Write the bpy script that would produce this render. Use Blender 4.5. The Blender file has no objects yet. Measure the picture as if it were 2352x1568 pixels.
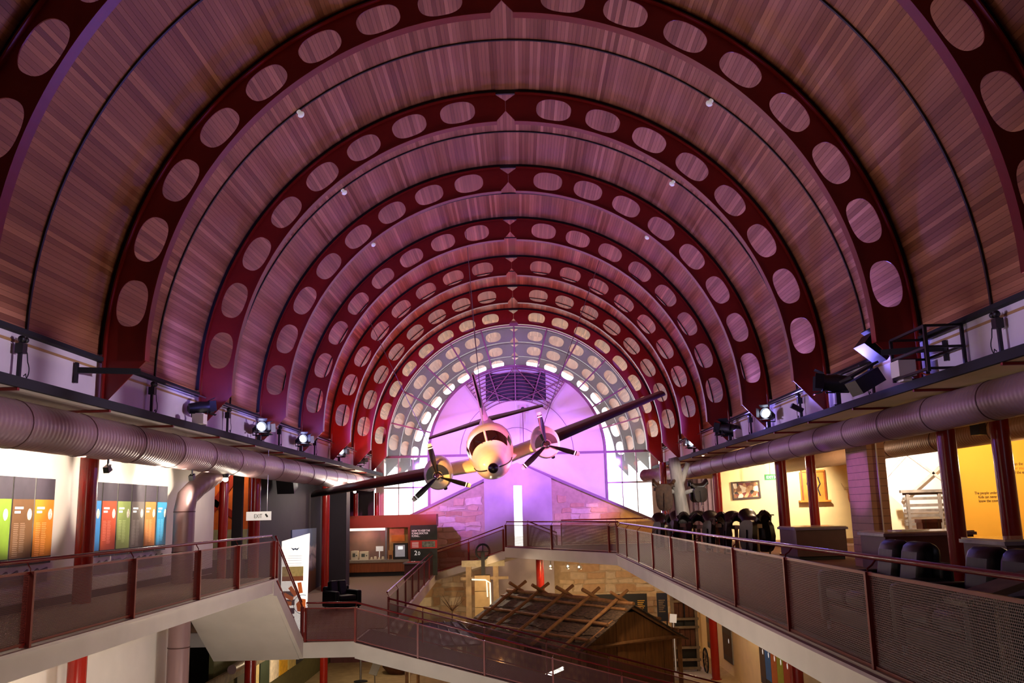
import bpy, math, random
import numpy as np
from mathutils import Vector, Matrix
random.seed(7)
rng = np.random.default_rng(7)
PI = math.pi
scene = bpy.context.scene
col = scene.collection

# ------------------------------------------------------------------ camera
CAM = Vector((.123, 0, 7.4))
PITCH, YAW, ROLL = .1848, -.0050, .0247
_cy, _sy, _cp, _sp, _cr, _sr = math.cos(YAW), math.sin(YAW), math.cos(PITCH), math.sin(PITCH), math.cos(ROLL), math.sin(ROLL)
_My = Matrix(((_cy, -_sy, 0), (_sy, _cy, 0), (0, 0, 1)))
_Mp = Matrix(((1, 0, 0), (0, _cp, _sp), (0, -_sp, _cp)))
_Mr = Matrix(((_cr, 0, -_sr), (0, 1, 0), (_sr, 0, _cr)))
_M = _Mr @ _Mp @ _My            # rows: right, forward, up
right, fwd, up = _M[0], _M[1], _M[2]
cam_data = bpy.data.cameras.new('camera')
cam_data.sensor_width = 36
cam_data.lens = 2068.54 / 2352 * 36
cam_data.clip_end = 400
cam = bpy.data.objects.new('camera', cam_data)
cam.matrix_world = Matrix(((right[0], up[0], -fwd[0], CAM[0]), (right[1], up[1], -fwd[1], CAM[1]), (right[2], up[2], -fwd[2], CAM[2]), (0, 0, 0, 1)))
col.objects.link(cam)
scene.camera = cam

# ------------------------------------------------------------------ world, exposure
w = bpy.data.worlds.new('sky')
scene.world = w
w.use_nodes = True
bg = w.node_tree.nodes['Background']
bg.inputs[0].default_value = (1, .98, .95, 1)
bg.inputs[1].default_value = 4.5
scene.view_settings.view_transform = 'Standard'
scene.view_settings.look = 'None'
scene.view_settings.exposure = 0
scene.view_settings.gamma = 1
scene.view_settings.use_curve_mapping = False
try:
    scene.cycles.transparent_max_bounces = 24
    scene.cycles.max_bounces = 8
    scene.cycles.sample_clamp_indirect = 6
except Exception:
    pass

def lamp(kind, name, loc, target, color, power, size=.15, angle=60, blend=.5):
    d = bpy.data.lights.new(name, kind)
    d.color = color
    d.energy = power
    if kind == 'SPOT':
        d.spot_size = math.radians(angle); d.spot_blend = blend; d.shadow_soft_size = size
    elif kind == 'POINT':
        d.shadow_soft_size = size
    o = bpy.data.objects.new(name, d)
    o.location = loc
    if target is not None:
        o.rotation_euler = (Vector(target) - Vector(loc)).to_track_quat('-Z', 'Y').to_euler()
    col.objects.link(o)
    return o

# hall dimensions (metres)
AX = 10.27                       # height of the vault's axis
Y1, SP = 16.0, 4.944             # nearest full arch, bay length
def ya(n): return Y1 + SP * (n - 1)
R_OUT, R_IN, R_CEIL = 7.30, 6.58, 7.43
UP = 5.85                        # upper deck
MID = 3.88                       # landing
GR = .25                         # ground floor
GLASS = 47.0
PURPLE, BLUE, RED, WARM, WHITE = (.46, .17, 1), (.25, .2, 1), (1, .05, .04), (1, .62, .3), (1, .86, .68)

# stage floods on the ledges
for sx in (-1, 1):
    for y, tgt, c, p, a in (
            (25.4, (sx * -1.5, 47, 12.4), PURPLE, 8500, 28),
            (30.0, (sx * 2.2, 47, 11.6), PURPLE, 4000, 36),
            (36.2, (sx * 2.6, 46.5, 9.1), PURPLE, 8000, 36)):
        lamp('SPOT', 'flood_light', (sx * 6.35, y - .3, 10.25), tgt, c, p, .12, a, .6)
# added ledge uplights, ambient fill for the timber vault
for sx in (-1, 1):
    for y, c, p in ((6.5, (1, .42, .28), 38), (11.5, (1, .40, .34), 52), (17.5, (.45, .27, 1), 190), (22.6, (.3, .18, 1), 480), (27.6, (.27, .17, 1), 640), (32.6, (.5, .16, .9), 400), (37.5, (1, .15, .22), 420), (42.4, (1, .16, .12), 300)):
        lamp('SPOT', 'vault_fill', (sx * 6.6, y, 9.75), (-sx * 2.0, y + .6, 16.5), c, p, .2, 140, .8)
for y in (32.9, 37.8, 42.7):
    lamp('SPOT', 'red_flood', (-6.7, y, 9.8), (-5.5, y + 5, 14), RED, 260, .12, 100, .7)
    lamp('SPOT', 'red_flood', (6.7, y, 9.8), (6.2, y + 5, 13), RED, 70, .12, 90, .7)
for y in (18.6, 23.5, 28.4):
    lamp('SPOT', 'blue_flood', (6.75, y, 9.8), (6.0, y - 4, 13), BLUE, 700, .12, 110, .7)
    lamp('SPOT', 'blue_flood', (-6.75, y, 9.8), (-6.0, y + 3, 13), BLUE, 350, .12, 110, .7)
# added lilac fill thrown across the hall to brighten wall bands and ducts
for sx in (-1, 1):
    for y, p in ((7, 1300), (10.5, 1500), (13.5, 1500), (18.3, 1500), (21.9, 1500), (24, 1500), (28, 1400), (32, 1300), (36, 900)):
        lamp('SPOT', 'cross_fill', (sx * 6.8, y, 9.75), (-sx * 7.4, y + (2 if y < 30 else 0), 9.55), (.86, .7, 1) if sx > 0 else (.66, .52, 1), p * (2.3 if sx > 0 else 1.7), .1, 13, .9)
# warm and pink key lights on the hanging aircraft
lamp('SPOT', 'aircraft_key', (-6.7, 20.4, 9.8), (-1.2, 32.0, 9.4), (1, .42, .08), 22000, .1, 15, .5)
lamp('SPOT', 'aircraft_key', (6.7, 19.7, 9.8), (.2, 32.2, 9.6), (1, .16, .4), 32000, .1, 15, .5)
# aisle spots and added fill
lamp('SPOT', 'purple_flood', (-6.4, 20.2, 9.9), (8.3, 22.1, 7.9), PURPLE, 9000, .1, 7, .6)
lamp('POINT', 'mural_fill', (-9.35, 28.9, 8.9), None, WARM, 45, .1)  # added fill to brighten the orange mural
for y, p in ((15.3, 420), (16.3, 260), (18.6, 200), (20.0, 110), (21.5, 330)):
    lamp('SPOT', 'gallery_spot', (-7.15, y, 8.38), (-8.6, y + .1, 8.15), WHITE, p, .05, 84, .3)
lamp('POINT', 'gallery_fill', (-7.3, 9.0, 8.0), None, WHITE, 90, .2)  # added point fill for the left gallery, no fitting
lamp('POINT', 'gallery_fill', (-7.3, 19.6, 8.1), None, WHITE, 45, .15)
lamp('POINT', 'gallery_fill', (-7.3, 24.6, 8.1), None, WHITE, 45, .15)

# ------------------------------------------------------------------ materials
def lin(h):
    h = h.lstrip('#')
    o = []
    for i in (0, 2, 4):
        c = int(h[i:i + 2], 16) / 255
        o.append(c / 12.92 if c <= .04045 else ((c + .055) / 1.055) ** 2.4)
    return (*o, 1)
MATS = {}
def mat(name, c, rough=.6, metal=0, noise=.12, scale=6, bump=0, emit=None, spec=.5, bscale=None, stretch=(1, 1, 1)):
    if name in MATS: return MATS[name]
    m = bpy.data.materials.new(name); m.use_nodes = True
    nt = m.node_tree; N = nt.nodes; L = nt.links
    b = N['Principled BSDF']
    c = lin(c) if isinstance(c, str) else (*c[:3], 1)
    b.inputs['Roughness'].default_value = rough
    b.inputs['Metallic'].default_value = metal
    b.inputs['Specular IOR Level'].default_value = spec
    if noise or bump:
        tc = N.new('ShaderNodeTexCoord'); mp = N.new('ShaderNodeMapping')
        mp.inputs['Scale'].default_value = stretch
        L.new(tc.outputs['Object'], mp.inputs['Vector'])
        nz = N.new('ShaderNodeTexNoise'); nz.inputs['Scale'].default_value = scale; nz.inputs['Detail'].default_value = 4
        L.new(mp.outputs['Vector'], nz.inputs['Vector'])
        rp = N.new('ShaderNodeValToRGB')
        lo = tuple(x * (1 - noise) for x in c[:3]); hi = tuple(min(1, x * (1 + noise)) for x in c[:3])
        rp.color_ramp.elements[0].position = .3; rp.color_ramp.elements[1].position = .7
        rp.color_ramp.elements[0].color = (*lo, 1); rp.color_ramp.elements[1].color = (*hi, 1)
        L.new(nz.outputs['Fac'], rp.inputs['Fac']); L.new(rp.outputs['Color'], b.inputs['Base Color'])
        if bump:
            bp_ = N.new('ShaderNodeBump'); bp_.inputs['Strength'].default_value = bump; bp_.inputs['Distance'].default_value = .02
            if bscale:
                n2 = N.new('ShaderNodeTexNoise'); n2.inputs['Scale'].default_value = bscale
                L.new(mp.outputs['Vector'], n2.inputs['Vector']); L.new(n2.outputs['Fac'], bp_.inputs['Height'])
            else:
                L.new(nz.outputs['Fac'], bp_.inputs['Height'])
            L.new(bp_.outputs['Normal'], b.inputs['Normal'])
    else:
        b.inputs['Base Color'].default_value = c
    if emit:
        b.inputs['Emission Color'].default_value = lin(emit[0]) if isinstance(emit[0], str) else (*emit[0], 1)
        b.inputs['Emission Strength'].default_value = emit[1]
    MATS[name] = m
    return m

def board_mat():
    m = bpy.data.materials.new('cedar_boards'); m.use_nodes = True
    nt = m.node_tree; N = nt.nodes; L = nt.links; b = N['Principled BSDF']
    geo = N.new('ShaderNodeNewGeometry'); oi = N.new('ShaderNodeObjectInfo')
    ad = N.new('ShaderNodeMath'); ad.operation = 'ADD'
    L.new(geo.outputs['Random Per Island'], ad.inputs[0]); L.new(oi.outputs['Random'], ad.inputs[1])
    fr = N.new('ShaderNodeMath'); fr.operation = 'FRACT'; L.new(ad.outputs[0], fr.inputs[0])
    rp = N.new('ShaderNodeValToRGB'); rp.color_ramp.interpolation = 'LINEAR'
    E_ = rp.color_ramp.elements
    E_[0].position = 0; E_[0].color = (.22, .078, .036, 1)
    E_[1].position = 1; E_[1].color = (.54, .24, .125, 1)
    for p, c in ((.15, (.29, .108, .053)), (.5, (.35, .138, .068)), (.85, (.42, .175, .09))):
        e = E_.new(p); e.color = (*c, 1)
    L.new(fr.outputs[0], rp.inputs['Fac'])
    tc = N.new('ShaderNodeTexCoord'); mp = N.new('ShaderNodeMapping'); mp.inputs['Scale'].default_value = (30, 1.2, 30)
    L.new(tc.outputs['Object'], mp.inputs['Vector'])
    nz = N.new('ShaderNodeTexNoise'); nz.inputs['Scale'].default_value = 1; nz.inputs['Detail'].default_value = 3
    L.new(mp.outputs['Vector'], nz.inputs['Vector'])
    mr = N.new('ShaderNodeMapRange'); mr.inputs[3].default_value = .8; mr.inputs[4].default_value = 1.2
    L.new(nz.outputs['Fac'], mr.inputs[0])
    mx = N.new('ShaderNodeMix'); mx.data_type = 'RGBA'; mx.blend_type = 'MULTIPLY'; mx.inputs[0].default_value = 1
    L.new(rp.outputs['Color'], mx.inputs[6]); L.new(mr.outputs[0], mx.inputs[7])
    L.new(mx.outputs[2], b.inputs['Base Color'])
    b.inputs['Roughness'].default_value = .5
    b.inputs['Specular IOR Level'].default_value = .3
    return m
M_BOARD = board_mat()

def stone_mat():
    m = bpy.data.materials.new('rubble_stone'); m.use_nodes = True
    nt = m.node_tree; N = nt.nodes; L = nt.links; b = N['Principled BSDF']
    geo = N.new('ShaderNodeNewGeometry'); oi = N.new('ShaderNodeObjectInfo')
    ad = N.new('ShaderNodeMath'); ad.operation = 'ADD'
    L.new(geo.outputs['Random Per Island'], ad.inputs[0]); L.new(oi.outputs['Random'], ad.inputs[1])
    fr = N.new('ShaderNodeMath'); fr.operation = 'FRACT'; L.new(ad.outputs[0], fr.inputs[0])
    rp = N.new('ShaderNodeValToRGB')
    E_ = rp.color_ramp.elements
    E_[0].color = (.50, .30, .16, 1); E_[1].color = (.74, .62, .44, 1)
    for p, c in ((.2, (.60, .40, .23)), (.45, (.68, .52, .33)), (.75, (.66, .55, .40))):
        e = E_.new(p); e.color = (*c, 1)
    L.new(fr.outputs[0], rp.inputs['Fac'])
    tc = N.new('ShaderNodeTexCoord')
    nz = N.new('ShaderNodeTexNoise'); nz.inputs['Scale'].default_value = 5; nz.inputs['Detail'].default_value = 6
    L.new(tc.outputs['Object'], nz.inputs['Vector'])
    mr = N.new('ShaderNodeMapRange'); mr.inputs[3].default_value = .7; mr.inputs[4].default_value = 1.25
    L.new(nz.outputs['Fac'], mr.inputs[0])
    mx = N.new('ShaderNodeMix'); mx.data_type = 'RGBA'; mx.blend_type = 'MULTIPLY'; mx.inputs[0].default_value = 1
    L.new(rp.outputs['Color'], mx.inputs[6]); L.new(mr.outputs[0], mx.inputs[7])
    L.new(mx.outputs[2], b.inputs['Base Color'])
    bp_ = N.new('ShaderNodeBump'); bp_.inputs['Strength'].default_value = .4; bp_.inputs['Distance'].default_value = .03
    L.new(nz.outputs['Fac'], bp_.inputs['Height']); L.new(bp_.outputs['Normal'], b.inputs['Normal'])
    b.inputs['Roughness'].default_value = .85
    return m
M_STONE = stone_mat()

def perf_mat():
    m = bpy.data.materials.new('perforated_red_steel'); m.use_nodes = True
    nt = m.node_tree; N = nt.nodes; L = nt.links; b = N['Principled BSDF']
    b.inputs['Base Color'].default_value = lin('#4c0e10'); b.inputs['Roughness'].default_value = .5
    uv = N.new('ShaderNodeUVMap')
    def lattice(off):
        mp = N.new('ShaderNodeMapping'); p = .024
        mp.inputs['Scale'].default_value = (1 / p, 1 / p / 1.732, 1); mp.inputs['Location'].default_value = (off, off, 0)
        L.new(uv.outputs['UV'], mp.inputs['Vector'])
        f = N.new('ShaderNodeVectorMath'); f.operation = 'FRACTION'; L.new(mp.outputs['Vector'], f.inputs[0])
        s = N.new('ShaderNodeVectorMath'); s.operation = 'SUBTRACT'; s.inputs[1].default_value = (.5, .5, 0); L.new(f.outputs[0], s.inputs[0])
        k = N.new('ShaderNodeVectorMath'); k.operation = 'MULTIPLY'; k.inputs[1].default_value = (1, 1.732, 0); L.new(s.outputs[0], k.inputs[0])
        g = N.new('ShaderNodeVectorMath'); g.operation = 'LENGTH'; L.new(k.outputs[0], g.inputs[0])
        return g.outputs['Value']
    mn = N.new('ShaderNodeMath'); mn.operation = 'MINIMUM'
    L.new(lattice(0), mn.inputs[0]); L.new(lattice(.5), mn.inputs[1])
    lt = N.new('ShaderNodeMath'); lt.operation = 'LESS_THAN'; lt.inputs[1].default_value = .335
    L.new(mn.outputs[0], lt.inputs[0])
    tr = N.new('ShaderNodeBsdfTransparent'); mx = N.new('ShaderNodeMixShader')
    L.new(lt.outputs[0], mx.inputs[0]); L.new(b.outputs[0], mx.inputs[1]); L.new(tr.outputs[0], mx.inputs[2])
    L.new(mx.outputs[0], N['Material Output'].inputs['Surface'])
    return m
M_PERF = perf_mat()

def glass_mat(name, tint, fac, rough=.06, haze=(.8, .85, .9), veil=0):
    m = bpy.data.materials.new(name); m.use_nodes = True
    nt = m.node_tree; N = nt.nodes; L = nt.links; b = N['Principled BSDF']
    b.inputs['Base Color'].default_value = (*haze, 1); b.inputs['Roughness'].default_value = rough
    b.inputs['Specular IOR Level'].default_value = 1
    tr = N.new('ShaderNodeBsdfTransparent'); tr.inputs[0].default_value = (*tint, 1)
    mx = N.new('ShaderNodeMixShader'); mx.inputs[0].default_value = fac
    if veil:
        tl = N.new('ShaderNodeBsdfTranslucent'); tl.inputs[0].default_value = (.9, .93, .95, 1)
        m2 = N.new('ShaderNodeMixShader'); m2.inputs[0].default_value = veil
        L.new(tr.outputs[0], m2.inputs[1]); L.new(tl.outputs[0], m2.inputs[2]); L.new(m2.outputs[0], mx.inputs[1])
    else: L.new(tr.outputs[0], mx.inputs[1])
    L.new(b.outputs[0], mx.inputs[2])
    L.new(mx.outputs[0], N['Material Output'].inputs['Surface'])
    return m
M_GLASS = glass_mat('window_glass', (.95, .97, 1), .04, veil=.055)
M_CASE = glass_mat('case_glass', (.97, .98, 1), .06)

def translucent_mat():
    m = bpy.data.materials.new('white_translucent_panel'); m.use_nodes = True
    nt = m.node_tree; N = nt.nodes; L = nt.links; b = N['Principled BSDF']
    b.inputs['Base Color'].default_value = (.86, .85, .88, 1); b.inputs['Roughness'].default_value = .5
    t = N.new('ShaderNodeBsdfTranslucent'); t.inputs[0].default_value = (.9, .9, .92, 1)
    mx = N.new('ShaderNodeMixShader'); mx.inputs[0].default_value = .2
    L.new(b.outputs[0], mx.inputs[1]); L.new(t.outputs[0], mx.inputs[2])
    L.new(mx.outputs[0], N['Material Output'].inputs['Surface'])
    return m
M_DISC = translucent_mat()

def duct_mat(name, c, rough):
    m = bpy.data.materials.new(name); m.use_nodes = True
    nt = m.node_tree; N = nt.nodes; L = nt.links; b = N['Principled BSDF']
    b.inputs['Base Color'].default_value = lin(c); b.inputs['Metallic'].default_value = .2; b.inputs['Roughness'].default_value = rough
    tc = N.new('ShaderNodeTexCoord'); wv = N.new('ShaderNodeTexWave'); wv.bands_direction = 'Y'; wv.wave_profile = 'SIN'
    wv.inputs['Scale'].default_value = 2.6; wv.inputs['Distortion'].default_value = 0
    L.new(tc.outputs['Object'], wv.inputs['Vector'])
    bp_ = N.new('ShaderNodeBump'); bp_.inputs['Strength'].default_value = .8; bp_.inputs['Distance'].default_value = .007
    L.new(wv.outputs['Fac'], bp_.inputs['Height']); L.new(bp_.outputs['Normal'], b.inputs['Normal'])
    return m
M_DUCT = duct_mat('spiral_duct_metal', '#8c6f70', .42)
M_DUCT2 = duct_mat('beige_duct_metal', '#a98a6a', .5)

M_RED = mat('dark_red_paint', '#781610', .38, noise=.06)
M_REDC = mat('red_column_paint', '#941c13', .22, noise=.05)
M_RAIL = mat('red_handrail_gloss', '#6a1216', .16, noise=.04)
M_WHITE = mat('white_plaster', '#d9d0c8', .7, noise=.04, scale=2)
M_BAND = mat('upper_wall_plaster', '#e0d6d8', .75, noise=.05, scale=2)
M_CREAM = mat('cream_plaster', '#ecd3a0', .8, noise=.05, scale=2)
M_YELLOW = mat('yellow_wall_paint', '#e2a63a', .8, noise=.05, scale=1)
M_SOFFIT = mat('soffit_plaster', '#cfc8c0', .75, noise=.05, scale=1.5)
M_CONC = mat('pale_concrete', '#b9b0b4', .7, noise=.12, scale=1.2, bump=.1)
M_BLACK = mat('black_paint', '#121214', .45, noise=.1)
M_DARK = mat('dark_metal', '#15151f', .8, noise=.1)
M_CARPET = mat('mauve_carpet', '#5d4a50', .95, noise=.15, scale=40, bump=.2)
M_CARPET2 = mat('brown_carpet', '#6e4a35', .95, noise=.15, scale=40, bump=.2)
M_CARPET3 = mat('grey_carpet', '#8d7c6c', .95, noise=.15, scale=30, bump=.2)
M_GROUND = mat('sandy_floor', '#b39a74', .85, noise=.15, scale=3)
M_STEEL = mat('brushed_steel', '#9b9ba2', .3, .9, noise=.05)
M_LEATHER = mat('black_leather', '#090b12', .42, noise=.2, scale=12, bump=.1, spec=.2)
M_SADDLE = mat('saddle_leather', '#1c120c', .38, noise=.35, scale=9, bump=.3)
M_SADDLE2 = mat('tan_saddle_leather', '#4a2f1a', .45, noise=.3, scale=9, bump=.3)
M_WOOD = mat('veneer_wood', '#8a4a22', .45, noise=.22, scale=3, stretch=(6, 6, .6))
M_OAK = mat('pale_timber', '#c8b08a', .6, noise=.15, scale=4, stretch=(5, 5, .7))
M_BARK = mat('bark_sheet', '#4f3d2e', .9, noise=.65, scale=5, bump=1, stretch=(1.5, 4, 2))
M_POLE = mat('bush_pole', '#8a5f38', .8, noise=.25, scale=5, bump=.4)
M_SLAB = mat('split_timber_slab', '#7d5226', .8, noise=.3, scale=3, bump=.4, stretch=(4, 4, .5))
M_TRUNK = mat('weathered_trunk', '#9b948c', .85, noise=.25, scale=4, bump=.5, stretch=(3, 3, .5))
M_OLDWOOD = mat('old_wagon_timber', '#5c3320', .8, noise=.3, scale=4, bump=.3)
M_GREYWOOD = mat('grey_timber', '#7c6a58', .85, noise=.3, scale=4, bump=.3)
M_MURAL = None
M_GREYWALL = mat('charcoal_wall', '#2e2b31', .8, noise=.1, scale=2)
M_LILAC = mat('mauve_cladding', '#8b6f7c', .55, noise=.06)
M_AIR = mat('aircraft_white_paint', '#e6ded0', .22, noise=.03)
M_AIR_UNLIT = mat('aircraft_unlit_paint', '#6f6660', .35, noise=.05)  # shade of the unlit outer wings and tailplane put into the paint colour
M_TINT = mat('tinted_windscreen', '#1a0d08', .05, noise=0, spec=.8)
M_RUBBER = mat('deicer_rubber', '#100d0f', .35, noise=.05)
M_CHROME = mat('polished_metal', '#d8d8d8', .12, 1, noise=0)
M_LAMP = mat('lamp_lens', '#ffffff', .2, noise=0, emit=((.72, .78, 1), 9))
M_WLAMP = mat('warm_lamp_lens', '#ffffff', .2, noise=0, emit=((1, .86, .62), 14))
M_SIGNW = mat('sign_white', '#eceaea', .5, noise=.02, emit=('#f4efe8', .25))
M_LIGHTBOX = mat('lightbox_white', '#ffffff', .5, noise=0, emit=('#fff6ec', 1.0))
M_EXITG = mat('exit_sign_green', '#1c6a37', .5, noise=0, emit=('#1f8040', .35))
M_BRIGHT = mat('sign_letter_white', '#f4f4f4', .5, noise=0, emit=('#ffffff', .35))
M_TEXT = mat('printed_dark', '#3b2a18', .7, noise=0)
M_BRASS = mat('ochre_line', '#b08a55', .6, noise=.05)

# ------------------------------------------------------------------ mesh building
class MB:
    def __init__(s): s.v = []; s.f = []; s.uv = None
    def add(s, vs, fs):
        n = len(s.v); s.v += [tuple(map(float, p)) for p in vs]; s.f += [tuple(i + n for i in q) for q in fs]; return s
    def box(s, c, d, R=None):
        P = [Vector((x * d[0] / 2, y * d[1] / 2, z * d[2] / 2)) for x in (-1, 1) for y in (-1, 1) for z in (-1, 1)]
        if R is not None: P = [R @ p for p in P]
        c = Vector(c)
        return s.add([p + c for p in P], [(0, 1, 3, 2), (4, 6, 7, 5), (0, 4, 5, 1), (2, 3, 7, 6), (0, 2, 6, 4), (1, 5, 7, 3)])
    def mm(s, x0, x1, y0, y1, z0, z1):
        return s.box(((x0 + x1) / 2, (y0 + y1) / 2, (z0 + z1) / 2), (abs(x1 - x0), abs(y1 - y0), abs(z1 - z0)))
    def bar(s, a, b, wd, ht, upv=(0, 0, 1)):
        a, b = Vector(a), Vector(b); d = b - a; L_ = d.length
        if L_ < 1e-6: return s
        x = d / L_; u = Vector(upv); y = u.cross(x)
        if y.length < 1e-4: y = Vector((0, 1, 0)).cross(x)
        y.normalize(); z = x.cross(y)
        return s.box((a + b) / 2, (L_, wd, ht), Matrix((x, y, z)).transposed())
    def prismY(s, poly, y0, y1):      # poly of (x, z)
        n = len(poly)
        vs = [(x, y0, z) for x, z in poly] + [(x, y1, z) for x, z in poly]
        return s.add(vs, [tuple(range(n)), tuple(range(2 * n - 1, n - 1, -1))] + [(i, i + n, (i + 1) % n + n, (i + 1) % n) for i in range(n)])
    def prismX(s, poly, x0, x1):      # poly of (y, z)
        n = len(poly)
        vs = [(x0, y, z) for y, z in poly] + [(x1, y, z) for y, z in poly]
        return s.add(vs, [tuple(range(n)), tuple(range(2 * n - 1, n - 1, -1))] + [(i, i + n, (i + 1) % n + n, (i + 1) % n) for i in range(n)])
    def prismZ(s, poly, z0, z1):
        n = len(poly)
        vs = [(x, y, z0) for x, y in poly] + [(x, y, z1) for x, y in poly]
        return s.add(vs, [tuple(range(n)), tuple(range(2 * n - 1, n - 1, -1))] + [(i, i + n, (i + 1) % n + n, (i + 1) % n) for i in range(n)])
    def rings(s, R, closed=False, cap=True):
        m = len(R[0]); n0 = len(s.v); vs = [p for r in R for p in r]
        fs = []
        k = len(R)
        for i in range(k if closed else k - 1):
            a, b = i * m, ((i + 1) % k) * m
            for j in range(m):
                fs.append((a + j, a + (j + 1) % m, b + (j + 1) % m, b + j))
        if cap and not closed:
            fs.append(tuple(range(m - 1, -1, -1))); fs.append(tuple((k - 1) * m + j for j in range(m)))
        return s.add(vs, fs)
    def tube(s, pts, r, n=10, closed=False):
        pts = [Vector(p) for p in pts]; R = []
        k = len(pts); prev = None
        for i, p in enumerate(pts):
            if closed: d = pts[(i + 1) % k] - pts[i - 1]
            else: d = pts[min(i + 1, k - 1)] - pts[max(i - 1, 0)]
            d.normalize()
            u = prev if prev is not None else (Vector((0, 0, 1)) if abs(d.z) < .9 else Vector((1, 0, 0)))
            x = (u - d * u.dot(d)).normalized(); y = d.cross(x); prev = x
            rr = r[i] if isinstance(r, (list, tuple)) else r
            R.append([p + (x * math.cos(2 * PI * j / n) + y * math.sin(2 * PI * j / n)) * rr for j in range(n)])
        return s.rings(R, closed)
    def cyl(s, a, b, r, n=16): return s.tube([a, b], r, n)
    def lathe(s, prof, c=(0, 0, 0), axis='Z', n=20):
        R = []
        for r, h in prof:
            ring = []
            for j in range(n):
                t = 2 * PI * j / n; p, q = r * math.cos(t), r * math.sin(t)
                o = {'Z': (p, q, h), 'X': (h, p, q), 'Y': (q, h, p)}[axis]
                ring.append((o[0] + c[0], o[1] + c[1], o[2] + c[2]))
            R.append(ring)
        return s.rings(R)
    def ball(s, c, r, n=12, m=8, sc=(1, 1, 1)):
        R = []
        for i in range(1, m):
            t = PI * i / m
            R.append([(c[0] + sc[0] * r * math.sin(t) * math.cos(2 * PI * j / n), c[1] + sc[1] * r * math.sin(t) * math.sin(2 * PI * j / n), c[2] + sc[2] * r * math.cos(t)) for j in range(n)])
        return s.rings(R)
    def arc(s, r0, r1, y0, y1, t0, t1, n=48, cz=None):   # ring segment about the vault axis
        cz = AX if cz is None else cz
        R = []
        for i in range(n + 1):
            t = t0 + (t1 - t0) * i / n; a, b = math.sin(t), math.cos(t)
            R.append([(r0 * a, y0, cz + r0 * b), (r1 * a, y0, cz + r1 * b), (r1 * a, y1, cz + r1 * b), (r0 * a, y1, cz + r0 * b)])
        return s.rings(R)
    def xf(s, M):
        s.v = [tuple(M @ Vector(p)) for p in s.v]; return s
    def mesh(s, name, m, smooth=False, off=None):
        me = bpy.data.meshes.new(name)
        vs = s.v if off is None else [(a - off[0], b - off[1], c - off[2]) for a, b, c in s.v]
        me.from_pydata(vs, [], s.f); me.validate()
        if m: me.materials.append(m)
        if smooth:
            me.polygons.foreach_set('use_smooth', [True] * len(me.polygons))
            try: me.set_sharp_from_angle(angle=math.radians(42))
            except Exception: pass
        import bmesh
        b = bmesh.new(); b.from_mesh(me); bmesh.ops.recalc_face_normals(b, faces=b.faces); b.to_mesh(me); b.free()
        return me

ORG = {}
def new_obj(name, data, parent=None):
    o = bpy.data.objects.new(name, data); col.objects.link(o)
    if parent is not None: o.parent = parent
    return o
def tag(o, label=None, cat=None, group=None, kind=None):
    if label: o['label'] = label
    if cat: o['category'] = cat
    if group: o['group'] = group
    if kind: o['kind'] = kind
    return o
def thing(name, label, cat, loc=(0, 0, 0), group=None, kind=None, rz=0):
    o = new_obj(name, None); o.location = loc; o.rotation_euler = (0, 0, rz)
    ORG[o.name] = tuple(loc) if rz == 0 else None
    return tag(o, label, cat, group, kind)
def part(name, mb, m, parent, smooth=False, local=False, label=None, kind=None):
    """a mesh under a thing; mb holds world coordinates unless local"""
    off = None if local else ORG.get(parent.name)
    o = new_obj(name, mb.mesh(name, m, smooth, off), parent)
    if not local: ORG[o.name] = off
    if label: o['label'] = label
    if kind: o['kind'] = kind
    return o
def solo(name, mb, m, label, cat, group=None, kind=None, smooth=False, org=None):
    """a thing that is one mesh"""
    if org is None:
        a = np.array(mb.v); org = ((a[:, 0].min() + a[:, 0].max()) / 2, (a[:, 1].min() + a[:, 1].max()) / 2, a[:, 2].min())
    o = new_obj(name, mb.mesh(name, m, smooth, org)); o.location = org
    ORG[o.name] = tuple(org)
    return tag(o, label, cat, group, kind)
def struct(name, mb, m, label, cat, smooth=False):
    return solo(name, mb, m, label, cat, kind='structure', smooth=smooth, org=(0, 0, 0))
def copy_tree(o, parent=None):
    c = o.copy(); col.objects.link(c); c.parent = parent
    for ch in o.children: copy_tree(ch, c)
    return c
def text_mesh(body, size, extrude=.003, align='LEFT'):
    cu = bpy.data.curves.new('t', 'FONT'); cu.body = body; cu.size = size; cu.extrude = extrude; cu.align_x = align; cu.resolution_u = 3
    ob = bpy.data.objects.new('t', cu); col.objects.link(ob)
    dg = bpy.context.evaluated_depsgraph_get()
    me = bpy.data.meshes.new_from_object(ob.evaluated_get(dg))
    bpy.data.objects.remove(ob); bpy.data.curves.remove(cu)
    return me
def text(name, body, size, m, parent, loc, rot, align='LEFT', sx=1):
    """lettering lying in the local XY plane of rot, placed in world coordinates"""
    me = text_mesh(body, size, .003, align); me.name = name
    me.materials.clear(); me.materials.append(m)
    off = ORG.get(parent.name) or (0, 0, 0)
    R = rot.to_4x4() @ Matrix.Diagonal((sx, 1, 1, 1))
    me.transform(Matrix.Translation(Vector(loc) - Vector(off)) @ R)
    return new_obj(name, me, parent)
FACE_CAM = Matrix(((1, 0, 0), (0, 0, -1), (0, 1, 0)))      # text readable looking along +Y
FACE_PX = Matrix(((0, 0, 1), (1, 0, 0), (0, 1, 0)))        # on a wall facing +X (left wall), reads along +Y

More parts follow.
